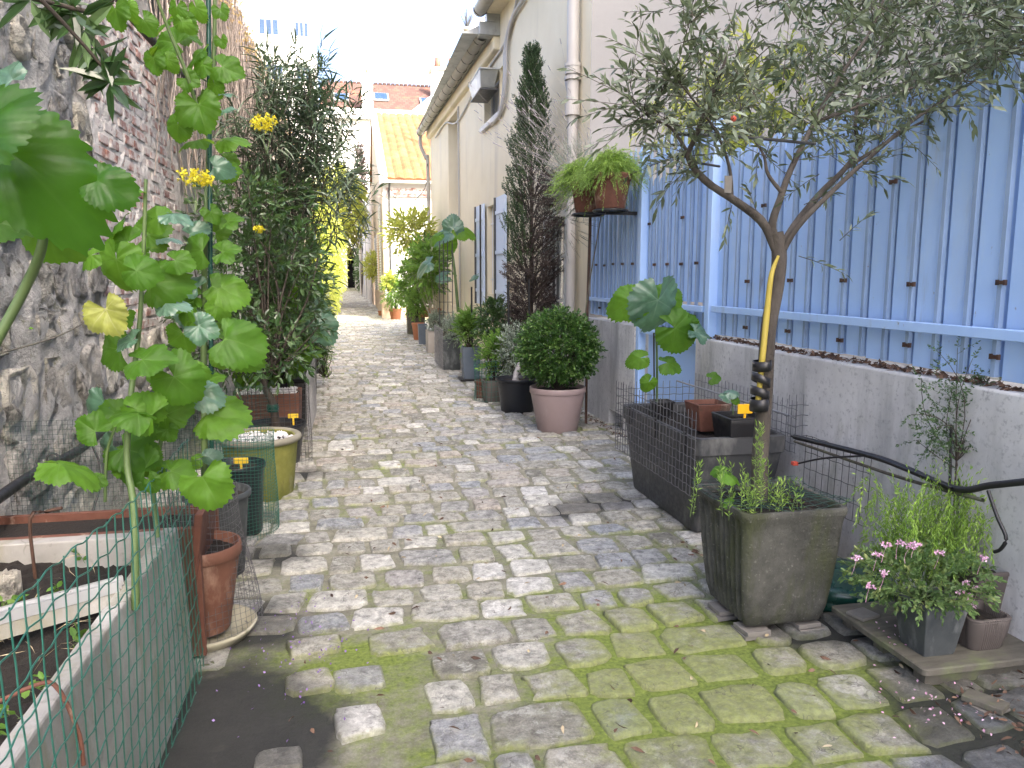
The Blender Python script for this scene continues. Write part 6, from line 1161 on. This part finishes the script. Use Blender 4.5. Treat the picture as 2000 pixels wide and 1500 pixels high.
# overhanging twig with lanceolate leaves, top left
gl, gs = Geo(), Geo(); TW_ = [atY(60, -20, 2.2), atY(110, 30, 2.25), atY(170, 95, 2.3), atY(215, 150, 2.35)]; gs.tubes(spline(TW_, 16)[None], np.linspace(.006, .004, 16)[None], 6)
gs.tubes(spline([atY(40, -10, 2.2), atY(110, 8, 2.3), atY(190, 22, 2.35), (atY(235, -20, 2.35))], 16)[None], .006, 6)
cl = [(215, 160), (165, 60), (140, 20), (185, 95), (120, 10), (200, 120), (60, 0), (160, 30)]
O, D = [], []
for (x, y) in cl:
    for k in range(14 if (x, y) == (215, 160) else 7): a = random.random()*6.283; O.append(P3(atY(x, y, 2.33))); D.append(P3(CR)*math.cos(a)+P3(CU)*math.sin(a)*.9-np.array([0, 0, .35])+P3(CF)*random.uniform(-.5, .3))
gb = Geo(); O = np.array(O); D = np.array(D); n = len(O); leaves(gb, O, D, RG.uniform(.07, .13, n), RG.uniform(.022, .034, n), 'oval', N=np.array([P3(-CF)]*n)+RG.normal(size=(n, 3))*.5)
plant('overhanging_branch', 'branch with smooth pointed dark leaves hanging at the top left corner', 'branch', gb, gs, 'citrus', 'stemdark', atY(60, -20, 2.2))
# thick bare creeper branch on the wall
tube_obj('bare_branch', [atX(205, -60, -1.35), atX(245, 15, -1.35), atX(290, 70, -1.35), atX(325, 110, -1.35), atX(350, 140, -1.38), atX(390, 200, -1.42)], [.035, .03], M['bark'], None, 20, 9); tag(bpy.data.objects['bare_branch'], 'thick bare grey branch slanting across the top of the rubble wall', 'branch')
# --- plants at bottom right
c = (2.08, 2.42, .37); gl, gs = Geo(), Geo(); n = 340; P, d = ell(n, c, (.25, .2, .085), .1); P[:, 2] = np.maximum(P[:, 2], .315-.3*np.maximum(0, np.abs(P[:, 0]-2.08)-.12)); twigs(gl, gs, P, d+RG.normal(size=P.shape)*.3+[0, 0, .3], .055, 9, .022, .013, 'oval', .9, .2, .0008); stems_to(gs, (2.075, 2.42, .28), P[::8], .002, 6, .02)
M['geranium'] = leafmat('geranium_leaf', [(.035, .075, .025), (.07, .13, .04), (.12, .19, .06), (.24, .26, .09)], .5, .22, (.3, .5, .12))
t = plant('pink_flowering_plant', 'low leafy plant with small pink flower heads in the slate pot', 'plant', gl, gs, 'geranium', 'stemgreen', c)
M['fresh2'] = M['fresh']
for (x, y) in ((1672, 1090), (1715, 1083), (1732, 1065), (1778, 1068), (1790, 1063), (1835, 1080), (1727, 1120), (1700, 1145), (1875, 1155), (1893, 1165), (1910, 1150), (1900, 1180), (1885, 1140), (1760, 1060), (1920, 1090)):
    p = P3(atY(x, y, 2.28+random.uniform(-.05, .12))); g = Geo(); n = 30; q, d = ell(n, p, (.016, .016, .010)); leaves(g, q, rdirs(n, .2), .010, .008, 'small'); stems_to(g, p-np.array([.0, -.02, .07]), p[None], .001, 4, .005, 3); g.build('flower_head', M['flowerpink'], t)
gl, gs = Geo(), Geo(); n = 120; o = np.stack([2.27+RG.normal(size=n)*.10, 2.62+RG.normal(size=n)*.05, np.full(n, .28)], 1); tip = np.stack([2.26+RG.uniform(-.24, .20, n), 2.62+RG.normal(size=n)*.07, RG.uniform(.42, .70, n)], 1); stems_to(gs, o, tip, .002, 6, .02, 3)
t_ = unit(tip-o); twigs(gl, None, tip, np.stack([RG.normal(size=n)*.4, RG.normal(size=n)*.3, np.full(n, -1.)], 1), RG.uniform(.12, .26, n), 22, .028, .007, 'small', .6, .1, upn=.2); twigs(gl, None, o+t_*.05, t_, np.linalg.norm(tip-o, axis=1), 18, .024, .007, 'small', .6, .0)
plant('weeping_plant', 'bright green weeping plant against the grey low wall at right', 'plant', gl, gs, 'fern', 'stemgreen', (2.27, 2.62, .2))
gl, gs = Geo(), Geo(); rt = P3(atY(1858, 1090, 2.72)); tips = [P3(atY(x, y, 2.72+random.uniform(-.12, .12))) for x, y in ((1780, 810), (1800, 740), (1835, 690), (1870, 680), (1900, 700), (1930, 730), (1960, 780), (1940, 830), (1900, 860), (1820, 840), (1860, 760), (1955, 690), (1790, 860), (1910, 790), (1970, 720))]
md = P3(atY(1868, 900, 2.72)); gs.tubes(spline([rt, (rt+md)/2, md], 8)[None], .004, 5); stems_to(gs, md, tips, .003, 7, .03, 4)
for tp in tips:
    S = md+(np.array(tp)-md)*np.linspace(.3, 1, 14)[:, None]; dd = unit(tp-md); n = len(S); D = dd*.4+RG.normal(size=(n, 3))*.7; twigs(gl, gs, S, D, RG.uniform(.05, .11, n), 15, .014, .008, 'oval', 1.1, .1, .0006)
plant('feathery_sapling', 'thin feathery sapling with tiny leaflets rising in front of the low wall', 'plant', gl, gs, 'citrus', 'stemdark', rt)
for k, (x0, y0, x1, y1, lab) in enumerate(((1858, 830, 1852, 1090, 'black stake supporting the feathery sapling'), (1873, 935, 1866, 1080, 'short dark stake with a hose clip beside the sapling'))):
    tube_obj('sapling_stake', [atY(x0, y0, 2.68), atY(x1, y1, 2.68)], .006, M['black'], None, 5, 6); tag(bpy.data.objects['sapling_stake' if k == 0 else 'sapling_stake.001'], lab, 'stake')
# weeds in the olive planter
gl, gs = Geo(), Geo()
for (x, y, h, n) in ((1410, 900, 90, 1), (1430, 960, 60, 1), (1488, 830, 150, 2), (1498, 900, 110, 2), (1370, 905, 80, 1), (1450, 930, 60, 2), (1510, 950, 50, 2), (1530, 940, 60, 2), (1555, 940, 70, 1), (1470, 960, 50, 2), (1545, 970, 40, 2), (1440, 910, 70, 1)):
    for q in range(n*2):
        top = P3(atY(x+random.uniform(-12, 12), y, OY-.12+random.uniform(-.1, .1))); bot = top.copy(); bot[2] = .53; L = top[2]-bot[2]; bot[:2] += RG.normal(size=2)*.015; twigs(gl, gs, [bot], [top-bot], [L], max(12, int(L*110)), .028, .006, 'small', 1.0, 0, .002, upn=.4)
plant('weeds', 'bright green weeds growing at the foot of the olive tree', 'weed', gl, gs, 'fern', 'stemgreen', (BX, BY, .5))
leafy('seedling', 'broad-leaved yellow-green seedling among the weeds of the olive planter', [([(1.60, 2.85, .53), (1.60, 2.85, .58)], .003, .002)], [(1425, 925, 2.9, 42, 0, .7, 'm', (1440, 960, 2.9)), (1410, 918, 2.95, 32, 170, .6, 'm', None), (1330+95, 1000-15, 2.85, 22, 190, .5, 'm', None)], (1.62, 2.95, .5))
# weeds in left planter
gl, gs = Geo(), Geo(); n = 60; P = np.stack([RG.uniform(-1.38, -.75, n), RG.uniform(1.2, 2.85, n), np.full(n, .5)], 1); twigs(gl, gs, P, RG.normal(size=(n, 3))*.5+[0, 0, .8], RG.uniform(.04, .12, n), 6, .03, .02, 'oval', 1.1, .5, .001)
plant('weeds', 'small weeds sprouting from the soil of the left concrete planter', 'weed', gl, gs, 'fresh', 'stemgreen', (-1.05, 2.2, .5))
gl = Geo(); n = 140; P = np.stack([RG.uniform(-1.38, -.75, n), RG.uniform(1.2, 2.85, n), RG.uniform(.505, .53, n)], 1); leaves(gl, P, rdirs(n)*[1, 1, .2], RG.uniform(.04, .12, n), .003, 'small'); M['straw'] = leafmat('straw', [(.3, .24, .14), (.5, .42, .28)], .8, 0); tag(gl.build('straw', M['straw'], kind='stuff'), 'dry straw bits lying on the soil of the left planter', 'straw')
# --- litter on the lane
gl = Geo(); n = 420; P = np.concatenate([np.stack([RG.uniform(1.75, 2.48, n), RG.uniform(3.2, 3.9, n), np.full(n, .02)], 1), np.stack([2.46-np.abs(RG.normal(size=n))*.05, RG.uniform(1.8, 8.1, n), np.full(n, .02)], 1), np.stack([RG.uniform(1.95, 2.45, 150), RG.uniform(1.8, 2.2, 150), np.full(150, .025)], 1)]); leaves(gl, P, rdirs(len(P))*[1, 1, .25], RG.uniform(.015, .045, len(P)), .012, 'lance'); tag(gl.build('leaf_litter', M['deadleaf'], kind='stuff'), 'dark leaf litter gathered along the foot of the grey low wall', 'leaf litter')
gl = Geo(); n = 170; P = np.stack([RG.uniform(-.3, 2.4, n), 2.0+RG.random(n)**1.4*6, np.full(n, .026)], 1); leaves(gl, P, rdirs(n)*[1, 1, .15], RG.uniform(.02, .05, n), .014, 'lance'); tag(gl.build('fallen_leaves', M['deadleaf'], kind='stuff'), 'scattered dry brown leaves on the paving', 'leaves')
gl = Geo(); n = 60; P = np.stack([RG.uniform(-.2, 2.2, n), 2.0+RG.random(n)*4, np.full(n, .028)], 1); leaves(gl, P, rdirs(n)*[1, 1, .15], RG.uniform(.02, .045, n), .012, 'lance'); tag(gl.build('pale_leaves', M['straw'], kind='stuff'), 'scattered pale straw-coloured leaves on the paving', 'leaves')
gl = Geo(); n = 120; P = np.stack([-.28+RG.normal(size=n)*.13, 3.05+RG.normal(size=n)*.25, np.full(n, .03)], 1); leaves(gl, P, rdirs(n, .3), .012, .009, 'small'); tag(gl.build('fallen_petals', M['flowerpurple'], kind='stuff'), 'purple petals fallen by the terracotta pot on the left', 'petals')
gl = Geo(); n = 60; P = np.concatenate([np.stack([1.95+RG.normal(size=n)*.12, 2.15+RG.normal(size=n)*.1, np.full(n, .03)], 1), np.stack([RG.uniform(1.99, 2.1, 20), RG.uniform(2.4, 2.6, 20), np.full(20, .104)], 1)]); leaves(gl, P, rdirs(len(P), .3), .012, .008, 'small'); tag(gl.build('pink_petals', M['flowerpink'], kind='stuff'), 'pink petals fallen around the wooden platform', 'petals')
gl = Geo(); n = 140; P = np.stack([RG.uniform(1.2, 2.2, n), RG.uniform(2.9, 5, n), np.full(n, .02)], 1)
for k in range(260):
    pass
